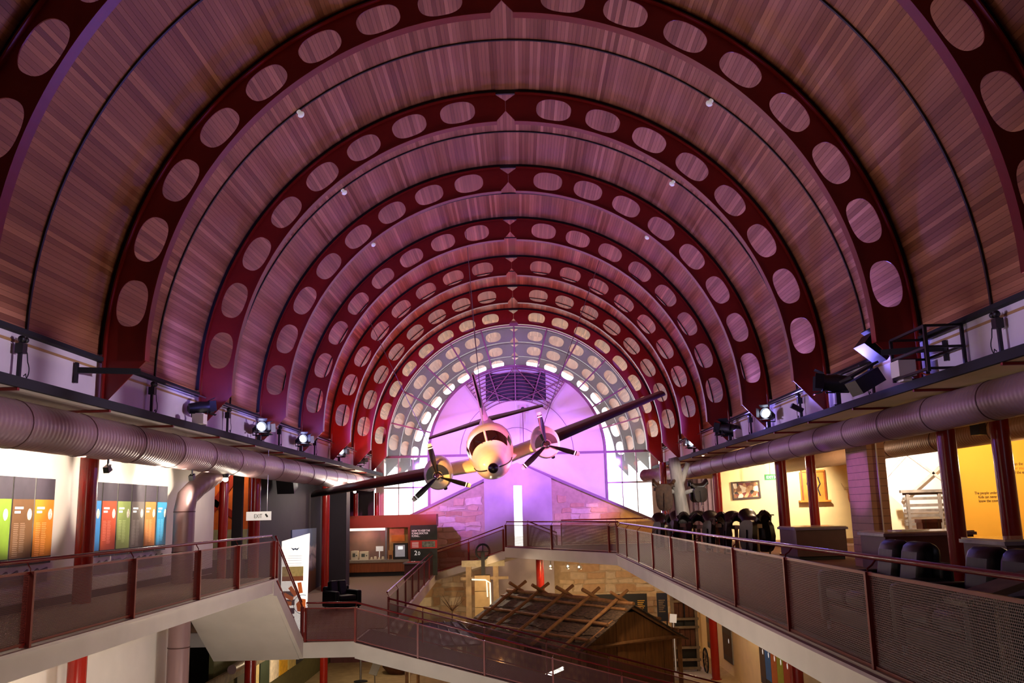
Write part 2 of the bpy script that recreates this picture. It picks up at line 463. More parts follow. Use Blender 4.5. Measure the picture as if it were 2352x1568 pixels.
# ================================================================== SETTING
# ---- ground, decks
struct('floor', MB().mm(-12.5, 16, -4, 47, .05, GR), M_GROUND, 'sandy ground floor of the hall far below', 'floor')
struct('floor_outside', MB().mm(-120, 120, 47.4, 260, -.1, .1), mat('pale_paving', '#c9c4ba', .9, noise=.1, scale=.4), 'pale paving outside the glazed end', 'ground')
fu = thing('floor_upper_right', 'white edged upper deck slab on the right side', 'floor', kind='structure')
poly = [(3.42, -4), (16, -4), (16, 40), (-.6, 40), (-.6, 39.4), (3.42, 32)]
part('slab', MB().prismZ(poly, 5.43, 5.83), M_SOFFIT, fu)
poly2 = [(3.6, -4), (16, -4), (16, 40), (-.5, 40), (-.5, 39.5), (3.6, 32.1)]
part('carpet', MB().prismZ(poly2, 5.83, UP), M_CARPET2, fu)
part('edge_strip', MB().mm(3.36, 3.44, -4, 32, 5.76, 5.8), M_LILAC, fu)
fl = thing('floor_upper_left', 'white edged upper walkway slab on the left side', 'floor', kind='structure')
part('slab', MB().mm(-8.6, -6.12, -4, 23.5, 5.5, 5.84), M_SOFFIT, fl)
part('carpet', MB().mm(-8.6, -6.3, -4, 23.45, 5.84, 5.87), M_CARPET3, fl)
part('edge_strip', MB().mm(-6.15, -6.07, -4, 23.5, 5.80, 5.845), M_WHITE, fl)
fb = thing('floor_upper_back', 'upper deck slab where the viewer stands', 'floor', kind='structure')
part('slab', MB().mm(-6.12, 3.42, -4, 2.15, 5.5, 5.86), M_SOFFIT, fb)
# ---- stair, landing, ramp floor
st = thing('floor_stair', 'pale stair dropping from the left walkway to the landing', 'stair', kind='structure')
y0, y1, z0, z1 = 23.5, 26.4, 5.86, MID
NS = 11
stringer = [(y0, z0), (y0, z0 - .45), (y1, z1 - .45), (y1 + .1, z1 - .45), (y1 + .1, z1)]
for i in range(NS - 1, 0, -1):
    stringer += [(y0 + (y1 - y0) * i / NS, z0 - (z0 - z1) * (i + 1) / NS), (y0 + (y1 - y0) * i / NS, z0 - (z0 - z1) * i / NS)]
part('stringer', MB().prismX(stringer, -8.6, -6.2), M_SOFFIT, st)
for i in range(1, NS):
    ya_, zb = y0 + (y1 - y0) * i / NS, z0 - (z0 - z1) * i / NS
    part('tread', MB().mm(-8.5, -6.5, ya_ + .01, ya_ + .24, zb - .005 - (z0 - z1) / NS, zb + .012 - (z0 - z1) / NS), M_CARPET, st)
part('side_wall', MB().prismX([(y0 - .3, 5.9), (y1 + .1, MID + .06), (y1 + .1, MID - .45), (y0, z0 - .45), (y0 - .3, 5.45)], -6.22, -6.1), M_SOFFIT, st)
ld = thing('floor_landing', 'white edged landing and rising gallery floor on the left', 'floor', kind='structure')
part('landing_slab', MB().mm(-8.6, -4.6, 26.45, 29.1, 3.45, MID - .01), M_SOFFIT, ld)
part('landing_carpet', MB().mm(-8.6, -4.7, 26.55, 29.1, MID - .01, MID + .01), M_CARPET3, ld)
part('gallery_slab', MB().prismX([(29.1, 3.87), (46.5, 4.57), (46.5, 4.18), (29.1, 3.45)], -12.4, -4.02), M_SOFFIT, ld)
part('gallery_carpet', MB().prismX([(29.1, 3.90), (46.5, 4.60), (46.5, 4.57), (29.1, 3.87)], -12.4, -4.2), M_CARPET3, ld)
def gz(y): return 3.90 + (y - 29.1) * .0402          # gallery floor height
rm = thing('floor_ramp', 'long mauve carpeted ramp running down across the hall', 'ramp', kind='structure')
def rz(x): return MID - (x + 4.6) * .27
part('ramp_slab', MB().prismY([(-4.6, MID - .01), (8.6, rz(8.6) - .01), (8.6, rz(8.6) - .35), (-4.6, 3.45)], 26.2, 29.05), M_SOFFIT, rm)
part('ramp_carpet', MB().prismY([(-4.6, MID + .012), (8.6, rz(8.6) + .012), (8.6, rz(8.6) - .01), (-4.6, MID - .01)], 26.32, 28.95), M_CARPET, rm)
br = thing('floor_bridge', 'sloping bridge floor between gallery and platform by the stone wall', 'bridge', kind='structure')
bm_ = MB()
q = [(-4.02, 44.4, 4.5), (-.6, 39.7, 5.66), (.7, 40.3, 5.84), (-3.0, 46.4, 4.58)]
bm_.add(q + [(x, y, z - .32) for x, y, z in q], [(0, 1, 2, 3), (7, 6, 5, 4), (0, 4, 5, 1), (1, 5, 6, 2), (2, 6, 7, 3), (3, 7, 4, 0)])
part('slab', bm_, M_SOFFIT, br)

# ---- upper wall bands, ledges, aisle ceilings
for sx, nm in ((-1, 'left'), (1, 'right')):
    X = lambda a: sx * a
    wl = thing(f'wall_{nm}_upper', f'lilac lit white wall band above the {nm} duct', 'wall', kind='structure')
    part('plaster', MB().mm(X(7.43), X(7.6), -4, 47, 9.42, 10.3), M_BAND, wl)
    part('ochre_line', MB().mm(X(7.415), X(7.43), -4, 46.9, 10.06, 10.10), M_BRASS, wl)
    tr = struct(f'trim_{1 if sx < 0 else 2}', MB().mm(X(7.30), X(7.43), -4, 46.9, 10.20, 10.27), M_DARK, f'dark edge trim along the foot of the {nm} timber ceiling', 'trim')
    far = 12.5 if sx < 0 else 16
    lg = thing(f'ceiling_aisle_{nm}', f'{nm} aisle ceiling with dark ledge channel', 'ceiling', kind='structure')
    part('soffit', MB().mm(X(7.0), X(far), -4, 47, 9.28, 9.40), M_CREAM if sx > 0 else M_WHITE, lg)
    part('ledge_channel', MB().mm(X(6.93), X(7.0), -4, 46.9, 9.28, 9.43), M_DARK, lg)
    part('ledge_top', MB().mm(X(7.0), X(7.43), -4, 46.9, 9.40, 9.43), M_DARK, lg)
struct('wall_outer_left', MB().mm(-12.6, -12.5, -4, 47, .25, 9.4), M_GREYWALL, 'dark outer wall at the back of the left aisle', 'wall')
struct('wall_outer_right', MB().mm(16, 16.1, -4, 47, .25, 9.4), M_CREAM, 'cream outer wall at the back of the right aisle', 'wall')
struct('wall_back', MB().mm(-12.6, 16.1, -4.2, -4, .25, 18), M_WHITE, 'white wall behind the viewer', 'wall')
struct('wall_far_left', MB().mm(-12.6, -7.42, 46.9, 47.1, .25, 9.4), M_GREYWALL, 'dark end wall of the left aisle', 'wall')
struct('wall_far_right', MB().mm(7.42, 16.1, 46.9, 47.1, .25, 9.4), M_CREAM, 'cream end wall of the right aisle', 'wall')
# gallery wall on the left, upper and lower storey
wl = thing('wall_left', 'white curved gallery wall carrying tall text panels', 'wall', kind='structure')
part('plaster_upper', MB().mm(-8.75, -8.6, -4, 26.0, UP, 9.28), M_WHITE, wl)
part('plaster_lower', MB().mm(-8.75, -8.6, -4, 24.4, GR, 5.5), M_WHITE, wl)
part('rounded_end', MB().tube([(-8.68, 26.0, 5.86), (-8.68, 26.0, 9.28)], .07, 12), M_WHITE, wl, smooth=True)
struct('baseboard_left', MB().mm(-8.6, -8.57, -4, 25.95, 5.87, 6.02), M_DARK, 'dark skirting along the white gallery wall', 'baseboard')

# ---- timber vault
ce = thing('ceiling', 'timber boarded barrel vault over the hall', 'ceiling', kind='structure')
part('roof_shell', MB().arc(7.47, 7.6, -4.2, 61.5, -1.58, 1.58, 64), M_BLACK, ce)
NB = 276
DT = 2 * 1.572 / NB
BW = DT * R_CEIL - .0035
segs = []
n = -1
ys = [ya(0) - SP / 2]
k = 0
while ys[-1] < 61:
    ys.append(ys[-1] + SP / 2)
for a, b in zip(ys[:-1], ys[1:]): segs.append((a, b))
BL = SP / 2 - .012
bmb = MB().box((0, 0, 0), (BW, BL, .022)); board_mesh = bmb.mesh('board', M_BOARD)
def visible(t, y):
    p = _M @ (Vector((R_CEIL * math.sin(t), y, AX + R_CEIL * math.cos(t))) - CAM)
    if p[1] < .5: return None
    u, v = p[0] / p[1] * 2068.54, p[2] / p[1] * 2068.54
    if abs(u) > 1176 or abs(v) > 784: return None
    return p.length
cand = []
for si in range(0, 3):
    a, b = segs[si]
    for i in range(NB):
        t = -1.572 + DT * (i + .5)
        d = [visible(t, a + (b - a) * q) for q in (.15, .5, .85)]
        d = [x for x in d if x]
        if d: cand.append((min(d) - .4 * len(d), si, i))
cand.sort()
single = set((si, i) for _, si, i in cand[:300])
V, Fc = [], []
for si, (a, b) in enumerate(segs):
    for i in range(NB):
        t = -1.572 + DT * (i + .5); rr = R_CEIL + .011 + rng.uniform(-.002, .002)
        y = (a + b) / 2
        if (si, i) in single:
            o = new_obj('board', board_mesh, ce)
            o.location = (rr * math.sin(t), y, AX + rr * math.cos(t)); o.rotation_euler = (0, t, 0)
            continue
        e = BW / 2; s_, c_ = math.sin(t), math.cos(t); n0 = len(V)
        for dx, dz in ((-e, .011), (-e, -.011), (e, -.011), (e, .011)):
            x, z = rr * s_ + dx * c_ + dz * s_, AX + rr * c_ - dx * s_ + dz * c_
            V.append((x, a + .006, z)); V.append((x, b - .006, z))
        for j in range(3):
            q = n0 + 2 * j
            Fc.append((q, q + 1, q + 3, q + 2))
smb = MB(); smb.v = V; smb.f = Fc
me = bpy.data.meshes.new('board_lining'); me.from_pydata(V, [], Fc); me.materials.append(M_BOARD)
so = new_obj('board_lining', me, ce); so['kind'] = 'stuff'
for n in range(0, 7):
    y = ya(n) + SP / 2
    part('joint_batten', MB().arc(R_CEIL - .035, R_CEIL, y - .022, y + .022, -1.57, 1.57, 72), M_BLACK, ce)

# ---- arch ribs
HOLE0, HDT, RC = .1724, .179, 6.957
HT, HR = .435, .275             # half length and half height of a hole
def web_half(th=.022):
    mb = MB()
    def P(t, r, y): return (r * math.sin(t), y, AX + r * math.cos(t))
    for k in range(8):
        tc_ = HOLE0 + HDT * k; ta, tb = -HDT / 2, HDT / 2
        rl, rh = R_IN - RC, R_OUT - RC
        A = HDT / 2 * RC; 
        phis = sorted([2 * PI * j / 36 for j in range(36)] + [math.atan2(rh, A), PI - math.atan2(rh, A), PI + math.atan2(-rl, A), 2 * PI - math.atan2(-rl, A)])
        hole, edge = [], []
        for ph in phis:
            c_, s_ = math.cos(ph), math.sin(ph)
            # stadium-like hole
            ex = 2 / 2.5
            hx = HT * (abs(c_) ** ex) * (1 if c_ >= 0 else -1); hy = HR * (abs(s_) ** ex) * (1 if s_ >= 0 else -1)
            hole.append((tc_ + hx / RC, RC + hy))
            kx = A / abs(c_) if abs(c_) > 1e-6 else 1e9
            ky = (rh if s_ > 0 else -rl) / abs(s_) if abs(s_) > 1e-6 else 1e9
            kk = min(kx, ky)
            edge.append((tc_ + kk * c_ / RC, RC + kk * s_))
        m_ = len(phis); n0 = len(mb.v)
        for ring in (hole, edge):
            for y in (-th / 2, th / 2):
                mb.v += [P(t, r, y) for t, r in ring]
        H0, H1, E0, E1 = n0, n0 + m_, n0 + 2 * m_, n0 + 3 * m_
        for j in range(m_):
            q = (j + 1) % m_
            mb.f += [(H0 + j, H0 + q, E0 + q, E0 + j), (H1 + j, E1 + j, E1 + q, H1 + q), (H0 + j, H1 + j, H1 + q, H0 + q)]
    def plate(pts):
        n_ = len(pts); n0 = len(mb.v)
        for y in (-th / 2, th / 2): mb.v += [(x, y, z) for x, z in pts]
        mb.f += [tuple(n0 + i for i in range(n_)), tuple(n0 + n_ + i for i in range(n_ - 1, -1, -1))] + [(n0 + i, n0 + n_ + i, n0 + n_ + (i + 1) % n_, n0 + (i + 1) % n_) for i in range(n_)]
    t0 = HOLE0 - HDT / 2
    X = lambda t, r: (r * math.sin(t), AX + r * math.cos(t))
    ta = math.asin(.235 / R_OUT); tb = math.asin(.26 / R_IN)
    plate([X(ta, R_OUT), (0.003, AX + 7.13), (0.003, AX + 6.87), X(tb, R_IN)] + [X(tb + (t0 - tb) * i / 4, R_IN) for i in range(1, 5)] + [X(t0 + (ta - t0) * i / 4, R_OUT) for i in range(0, 4)])
    t1 = HOLE0 + HDT * 7.5
    plate([X(t1, R_IN), (R_IN, 10.2), (R_OUT, 9.44), X(t1, R_OUT)])
    return mb
web_r = web_half()
web_l = MB(); web_l.v = [(-x, y, z) for x, y, z in web_r.v]; web_l.f = list(web_r.f)
T_TOP = math.asin(.24 / R_OUT)
def flange(side, outer):
    mb = MB(); wd = .105
    r0, r1 = (R_OUT - .001, R_OUT + .028) if outer else (R_IN - .022, R_IN + .001)
    R_ = []
    ts = [T_TOP + (1.5708 - T_TOP) * i / 56 for i in range(57)]
    for t in ts:
        s_, c_ = side * math.sin(t), math.cos(t)
        R_.append([(r0 * s_, -wd, AX + r0 * c_), (r1 * s_, -wd, AX + r1 * c_), (r1 * s_, wd, AX + r1 * c_), (r0 * s_, wd, AX + r0 * c_)])
    if outer: R_.append([(side * r0, -wd, 9.44), (side * r1, -wd, 9.44), (side * r1, wd, 9.44), (side * r0, wd, 9.44)])
    else: R_.append([(side * r0, -wd, 10.2), (side * r1, -wd, 10.2), (side * r1, wd, 10.2), (side * r0, wd, 10.2)])
    mb.rings(R_)
    return mb
WM = {}
for nm, mb in (('wl', web_l), ('wr', web_r), ('fol', flange(-1, True)), ('for', flange(1, True)), ('fil', flange(-1, False)), ('fir', flange(1, False))):
    WM[nm] = mb.mesh({'w': 'web', 'f': 'flange'}[nm[0]], M_RED, smooth=False, off=(0, 0, AX))
GAP_SHADE = MB().arc(R_OUT + .02, R_CEIL - .003, -.03, .03, -1.56, 1.56, 72).mesh('gap_shade_strip', M_BLACK, off=(0, 0, AX))  # dark strip painting the shade in the gap between rib and ceiling
M_GREYRIB = mat('rib_grey', '#5f6264', .5, noise=.08)  # plain grey for the ribs behind the glass
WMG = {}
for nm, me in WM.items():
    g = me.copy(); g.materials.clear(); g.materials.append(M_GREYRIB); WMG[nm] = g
ORD = ['red arch rib cut off by both top corners of the photo, nearest of all', 'largest complete red arch rib, its crown notch touching the top edge', 'second largest complete red arch rib of the vault', 'third complete red arch rib, counting inward from the largest', 'fourth complete red arch rib, in the middle of the vault', 'fifth complete red arch rib, just in front of the two innermost', 'sixth complete red arch rib, last but one before the glazed end', 'innermost red arch rib framing the glazed fan window', 'grey arch rib nearest behind the fan glass, outside', 'middle one of three grey arch ribs behind the fan glass', 'farthest grey arch rib behind the fan glass, its holes filled with white sky']
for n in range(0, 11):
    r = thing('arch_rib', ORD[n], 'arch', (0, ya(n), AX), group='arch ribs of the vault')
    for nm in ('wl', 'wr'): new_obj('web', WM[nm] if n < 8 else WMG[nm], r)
    new_obj('gap_shade_strip', GAP_SHADE, r)
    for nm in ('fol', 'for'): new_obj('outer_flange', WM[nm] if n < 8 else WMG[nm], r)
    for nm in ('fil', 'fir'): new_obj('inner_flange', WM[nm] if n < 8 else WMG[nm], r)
# smoke detectors on the joint battens
side = {-1: 'left', 1: 'right'}
for y, wh in ((18.47, 'nearest'), (23.42, 'middle'), (28.36, 'farthest')):
    for sx in (-1, 1):
        x, z = sx * 4.5, 16.07
        d = Vector((x, 0, z - AX)).normalized()
        mb = MB().lathe([(.004, -.10), (.05, -.09), (.075, -.06), (.08, -.03), (.05, 0), (.05, .06)], n=14)
        mb.xf(Matrix.Translation((x, y, z)) @ d.to_track_quat('Z', 'Y').to_matrix().to_4x4())
        solo('smoke_detector', mb, M_SIGNW, f'{wh} small white ceiling detector on the {side[sx]} of the vault', 'detector', 'ceiling detectors', smooth=True)

# ---- glazed end
G = GLASS
ew = thing('window_1', 'fan shaped glazed end window of the vault', 'window', kind='structure')
part('head_frame', MB().arc(6.72, 7.02, G - .12, G + .12, -1.571, 1.571, 64), M_LILAC, ew)
part('ring_frame', MB().arc(4.52, 4.64, G - .12, G + .12, -1.571, 1.571, 64), M_LILAC, ew)
part('transom', MB().mm(-7.3, 7.3, G - .08, G + .08, AX - .09, AX + .03), M_LILAC, ew)
for sx in (-1, 1):
    part('jamb', MB().mm(sx * 4.52, sx * 4.64, G - .1, G + .1, 6.8, AX), M_LILAC, ew)
    part('jamb', MB().mm(sx * 6.9, sx * 7.3, G - .1, G + .1, 5.2, AX), M_WHITE, ew)
for k in range(-5, 6):
    t = math.radians(15 * k)
    part('mullion', MB().bar((4.6 * math.sin(t), G, AX + 4.6 * math.cos(t)), (6.95 * math.sin(t), G, AX + 6.95 * math.cos(t)), .07, .12, (0, 1, 0)), M_LILAC, ew)
for k in range(-6, 6):
    a, b = math.radians(15 * k + .01), math.radians(15 * k + 14.99)
    part('pane', MB().arc(4.62, 6.9, G - .008, G + .008, a, b, 8), M_GLASS, ew)
    part('fan_panel', MB().arc(.5, 4.53, G + .01, G + .05, a, b, 8), M_DISC, ew)
part('hub_panel', MB().arc(.02, .5, G + .01, G + .05, -1.57, 1.57, 20), M_DISC, ew)
for sx in (-1, 1):
    part('lower_panel', MB().mm(sx * .25, sx * 4.53, G + .01, G + .05, 6.6, AX - .09), M_DISC, ew)
    for i in range(3):
        x0 = 4.64 + i * .753
        part('pane', MB().mm(sx * (x0 + .02), sx * (x0 + .733), G - .008, G + .008, 5.2, AX - .09), M_GLASS, ew)
        if i: part('mullion', MB().mm(sx * (x0 - .02), sx * (x0 + .02), G - .05, G + .05, 5.2, AX - .09), M_WHITE, ew)
    part('mid_rail', MB().mm(sx * 4.64, sx * 6.9, G - .05, G + .05, 8.62, 8.70), M_WHITE, ew)
part('lower_panel', MB().mm(-.25, .25, G + .01, G + .05, 8.7, AX - .09), M_DISC, ew)
for r in (1.35, 2.95):
    part('panel_joint', MB().arc(r - .012, r + .012, G - .02, G + .01, -1.57, 1.57, 48), M_LILAC, ew)
# dark louvred opening with its curved sun hood
sh = thing('louvre_hood', 'dark louvred opening with purple lit curved slats above the aircraft', 'louvre', (0, 46.9, 13))
part('opening', MB().mm(-1.55, 1.6, G - .06, G - .01, 13.03, 14.47), M_BLACK, sh)
for i in range(10):
    r = 2.75 + i * .185
    part('slat', MB().arc(r - .012, r + .012, G - .30, G - .07, -.62, .62, 24), M_LILAC, sh)
for t in (-.62, -.31, 0, .31, .62):
    part('hood_rib', MB().bar((2.7 * math.sin(t), G - .33, AX + 2.7 * math.cos(t)), (4.5 * math.sin(t), G - .33, AX + 4.5 * math.cos(t)), .05, .05), M_LILAC, sh)
for sx in (-1, 1):
    part('brace', MB().tube([(sx * .05, G - .4, AX + 4.45), (sx * 1.7, G - .4, AX + 2.5)], .025, 6), M_LILAC, sh)
    part('brace', MB().tube([(sx * 2.5, G - .4, AX + 3.7), (sx * .1, G - .4, AX + 2.7)], .025, 6), M_LILAC, sh)
cb = thing('wall_camera', 'small white camera box under the louvred hood', 'camera', (.35, 46.6, 12.3))
part('housing', MB().mm(.2, .55, 46.6, 46.85, 12.35, 12.75), M_WHITE, cb)
part('lens', MB().lathe([(.09, 46.55), (.09, 46.62)], (.36, 0, 12.55), 'Y'), M_BLACK, cb)
part('drop_pole', MB().mm(.33, .38, 46.7, 46.75, 10.3, 12.35), M_LILAC, cb)

# ---- stone end wall: mortar core plus stones
def rake(x): return 9.75 - .45 * abs(x - .1)
wf = thing('wall_far', 'rubble stone gable wall with raking coping under the fan window', 'wall', kind='structure')
for sx in (-1, 1):
    e = (.22 if sx > 0 else -.24)
    part('mortar_core', MB().prismY([(e, GR), (sx * 7.42, GR), (sx * 7.42, rake(sx * 7.42) - .05), (e, rake(e) - .05)], 46.62, 46.86), mat('mortar', '#bda88a', .9, noise=.1), wf)
    part('coping', MB().bar((sx * 7.42, 46.68, rake(sx * 7.42)), (sx * .3, 46.68, rake(sx * .3)), .13, .5, (0, 1, 0)), M_LILAC, wf)
zc = GR
stones = []
while zc < 9.7:
    h = random.uniform(.24, .52)
    x = -7.4 + random.uniform(-.3, 0)
    while x < 7.4:
        wd = random.uniform(.4, 1.15)
        x0, x1 = max(-7.4, x), min(7.4, x + wd)
        if x1 - x0 > .12 and rake(max(abs(x0), abs(x1))) - .1 > zc + h and not (x1 > -1.72 and x0 < 1.72):
            if wd > .8 and h > .4 and random.random() < .5:
                stones.append((x0, x1, zc, zc + h * .5)); stones.append((x0, x1, zc + h * .5, zc + h))
            else: stones.append((x0, x1, zc, zc + h))
        x += wd
    zc += h
def stone_mb(mb, x0, x1, z0, z1):
    j = lambda: random.uniform(-.09, .09); g = .02
    c = [(x0 + g + j() * .5, z0 + g + j() * .6), ((x0 + x1) / 2 + j() * 2, z0 + g + j() * .6), (x1 - g + j() * .5, z0 + g + j() * .6), (x1 - g + j() * .6, (z0 + z1) / 2 + j()), (x1 - g + j() * .5, z1 - g + j() * .6), ((x0 + x1) / 2 + j() * 2, z1 - g + j() * .6), (x0 + g + j() * .5, z1 - g + j() * .6), (x0 + g + j() * .6, (z0 + z1) / 2 + j())]
    f = 46.62 - random.uniform(.02, .055)
    cx, cz_ = (x0 + x1) / 2, (z0 + z1) / 2
    n_ = len(c)
    inner = [(cx + (x - cx) * .9, cz_ + (z - cz_) * .88) for x, z in c]
    vs = [(x, 46.63, z) for x, z in c] + [(x, f + .015, z) for x, z in c] + [(x, f, z) for x, z in inner]
    fs = [tuple(range(2 * n_, 3 * n_))]
    for i in range(n_):
        q = (i + 1) % n_
        fs += [(i, n_ + i, n_ + q, q), (n_ + i, 2 * n_ + i, 2 * n_ + q, n_ + q)]
    mb.add(vs, fs)
def stone_seen(s):
    x0, x1, z0, z1 = s; cx, cz_ = (x0 + x1) / 2, (z0 + z1) / 2
    hidden = (4.2 < cz_ < 5.6 and cx > -1.2) or cz_ < 2.0 or (cx < -3.9 and cz_ < 7.3) or (cx > 6.9 and cz_ > 4)
    return (0 if not hidden else 10) - (x1 - x0) * (z1 - z0)
stones.sort(key=stone_seen)
for s in stones[:298]:
    mb = MB(); stone_mb(mb, *s); part('stone', mb, M_STONE, wf)
mb = MB()
for s in stones[298:]: stone_mb(mb, *s)
if mb.v: part('stone_backing', mb, M_STONE, wf, kind='stuff')
py = thing('wall_pylon', 'pale concrete pylon with a tall bright slot window', 'wall', kind='structure')
part('left_leaf', MB().prismY([(-1.7, GR), (-.22, GR), (-.22, 9.68), (-1.7, 8.98)], 46.0, 46.56), M_CONC, py)
part('right_leaf', MB().prismY([(.2, GR), (1.7, GR), (1.7, 8.93), (.2, 9.66)], 46.0, 46.56), M_CONC, py)
part('lintel', MB().prismY([(-.22, 8.62), (.2, 8.62), (.2, 9.66), (0, 9.75), (-.22, 9.68)], 46.0, 46.56), M_CONC, py)
part('sill', MB().mm(-.22, .2, 46.0, 46.56, GR, 5.55), M_CONC, py)
part('slot_pane', MB().mm(-.22, .2, 46.4, 46.42, 5.55, 8.62), M_GLASS, py)
# distant garden seen through the end windows
def bush(x, y, h, w_, lab):
    t = thing('garden_tree', lab, 'tree', (x, y, .1))
    part('trunk', MB().tube([(x, y, .1), (x + .1, y, h * .35), (x, y + .1, h * .6)], [.14, .11, .06], 7), M_TRUNK, t)
    mb = MB()
    for i in range(420):
        p = Vector((random.gauss(0, .42) * w_, random.gauss(0, .42) * w_, random.uniform(.3, 1) * h))
        u = Vector((random.gauss(0, 1), random.gauss(0, 1), random.gauss(0, .6))).normalized() * random.uniform(.12, .28)
        v = u.orthogonal().normalized() * .08
        c = Vector((x, y, .1)) + p
        mb.add([c - u, c + v, c + u, c - v], [(0, 1, 2, 3)])
    part('foliage', mb, mat('grey_green_leaves', '#7c8a6a', .8, noise=.3), t, kind='stuff')
bush(-9.2, 70, 6.5, 2.6, 'pale grey green garden tree outside the left end window')
bush(9.6, 72, 5.5, 2.4, 'pale garden tree outside the right end window')

# ---- ducts
def duct(name, lab, path, r, m, seams, parts_label=None):
    t = thing(name, lab, 'duct', path[0])
    part('pipe', MB().tube(path, r, 28), m, t, smooth=True)
    for i, (c, d) in enumerate(seams):
        c, d = Vector(c), Vector(d).normalized()
        part('seam', MB().tube([c - d * .012, c + d * .012], r + .008, 28), mat('duct_seam', '#4a2622', .5, noise=.05), t, smooth=True)
    return t
dl = duct('main_duct', 'long silvery round duct along the left ledge', [(-7.33, 0, 8.82), (-7.33, 45.2, 8.82)], .36, M_DUCT, [((-7.33, 9.05 + 2.03 * i, 8.82), (0, 1, 0)) for i in range(18)])
pathR = [(7.7, 0, 8.93), (7.7, 41, 8.93)] + [(7.7 - 1.3 * (1 - math.cos(a)), 41 + 4.6 * math.sin(a), 8.93) for a in (.3, .6, .9, 1.2, 1.45)]
dr = duct('main_duct', 'long silvery round duct along the right ledge ending beside the window', pathR, .32, M_DUCT, [((7.7, 8.2 + 2.03 * i, 8.93), (0, 1, 0)) for i in range(17)])
part('end_cap', MB().ball((6.42, 45.55, 8.93), .315, 16, 10, (1, .6, 1)), M_DUCT, dr, smooth=True)
duct('aisle_duct', 'wide beige duct under the right aisle ceiling behind the columns', [(11.25, 6, 8.95), (11.25, 38, 8.95)], .3, M_DUCT2, [((11.25, 9 + 3 * i, 8.95), (0, 1, 0)) for i in range(8)])
duct('drop_duct', 'vertical duct bending into the left main duct beside the text panels', [(-8.05, 22.2, GR), (-8.05, 22.2, 7.6), (-8.03, 22.3, 7.9), (-7.9, 22.6, 8.15), (-7.5, 23.2, 8.6), (-7.4, 23.4, 8.75)], .25, M_DUCT, [((-8.05, 22.2, z), (0, 0, 1)) for z in (1.6, 3.0, 4.4, 6.6, 7.55)])
# red duct hangers under the ledge
for sx, dx, dz in ((-1, 7.33, 9.2), (1, 7.7, 9.29)):
    for i, y in enumerate((12.6, 15.5, 18.4, 21.3, 24.2, 27.1, 30, 33, 36, 39, 42)):
        mb = MB().mm(sx * 6.95, sx * (dx + .4), y - .03, y + .03, 9.235, 9.275)
        for dx2 in (.38,): mb.mm(sx * (dx + dx2) - .008, sx * (dx + dx2) + .008, y - .008, y + .008, 8.9, 9.24)
        solo('duct_hanger', mb, M_RED, f'{["nearest", "second", "third", "fourth", "fifth", "sixth", "seventh", "eighth", "ninth", "tenth", "farthest"][i]} red duct hanger bar under the {side[sx]} ledge', 'hanger', f'hangers of the {side[sx]} duct', org=(sx * dx, y, 8.9))

# ---- columns
def column(x, y, zb, zt, lab, r=.17):
    t = thing('column', lab, 'column', (x, y, zb), group='red steel columns')
    part('shaft', MB().cyl((x, y, zb), (x, y, zt), r, 24), M_REDC, t, smooth=True)
    part('base_plate', MB().cyl((x, y, zb), (x, y, zb + .04), r * 1.35, 24), M_REDC, t, smooth=True)
column(-8.2, 17.5, GR, 9.28, 'glossy red column in front of the left text panels')
column(-8.2, 28.6, GR, 9.28, 'red column behind the hanging white exit sign')
column(-8.5, 26.5, 5.6, 9.28, 'red column beside the orange mural opening', .13)
column(-8.1, 38.6, GR, 9.28, 'dark red column between the mural and the charcoal pillar', .16)
column(8.22, 17.2, UP, 9.28, 'red column behind the black sofas')
column(8.28, 28.5, UP, 9.28, 'red column between the saddles and the first display case')
column(8.45, 38.6, UP, 9.28, 'dark red column beside the mauve cladding')
column(9.35, 28.9, UP, 9.28, 'red column in front of the toolboard on the cream wall', .15)
column(9.3, 17.3, UP, 9.28, 'red column before the yellow wall, at the right edge', .17)
column(6.1, 38.0, UP, 9.2, 'red column behind the tree trunk with saddles', .14)
column(.88, 39.6, GR, 5.43, 'red column under the far platform')
column(8.1, 39.6, GR, 5.43, 'dark red column on the ground floor beside the wagon')
column(8.6, 29.5, GR, 5.43, 'red column on the ground floor by the coloured panels')
column(-7.0, 45.3, gz(45.3), 8.4, 'slim red post behind the cabinet, right of the other', .12)
column(-8.05, 45.3, gz(45.3), 8.4, 'slim red post above the charcoal pillar side of the cabinet', .12)

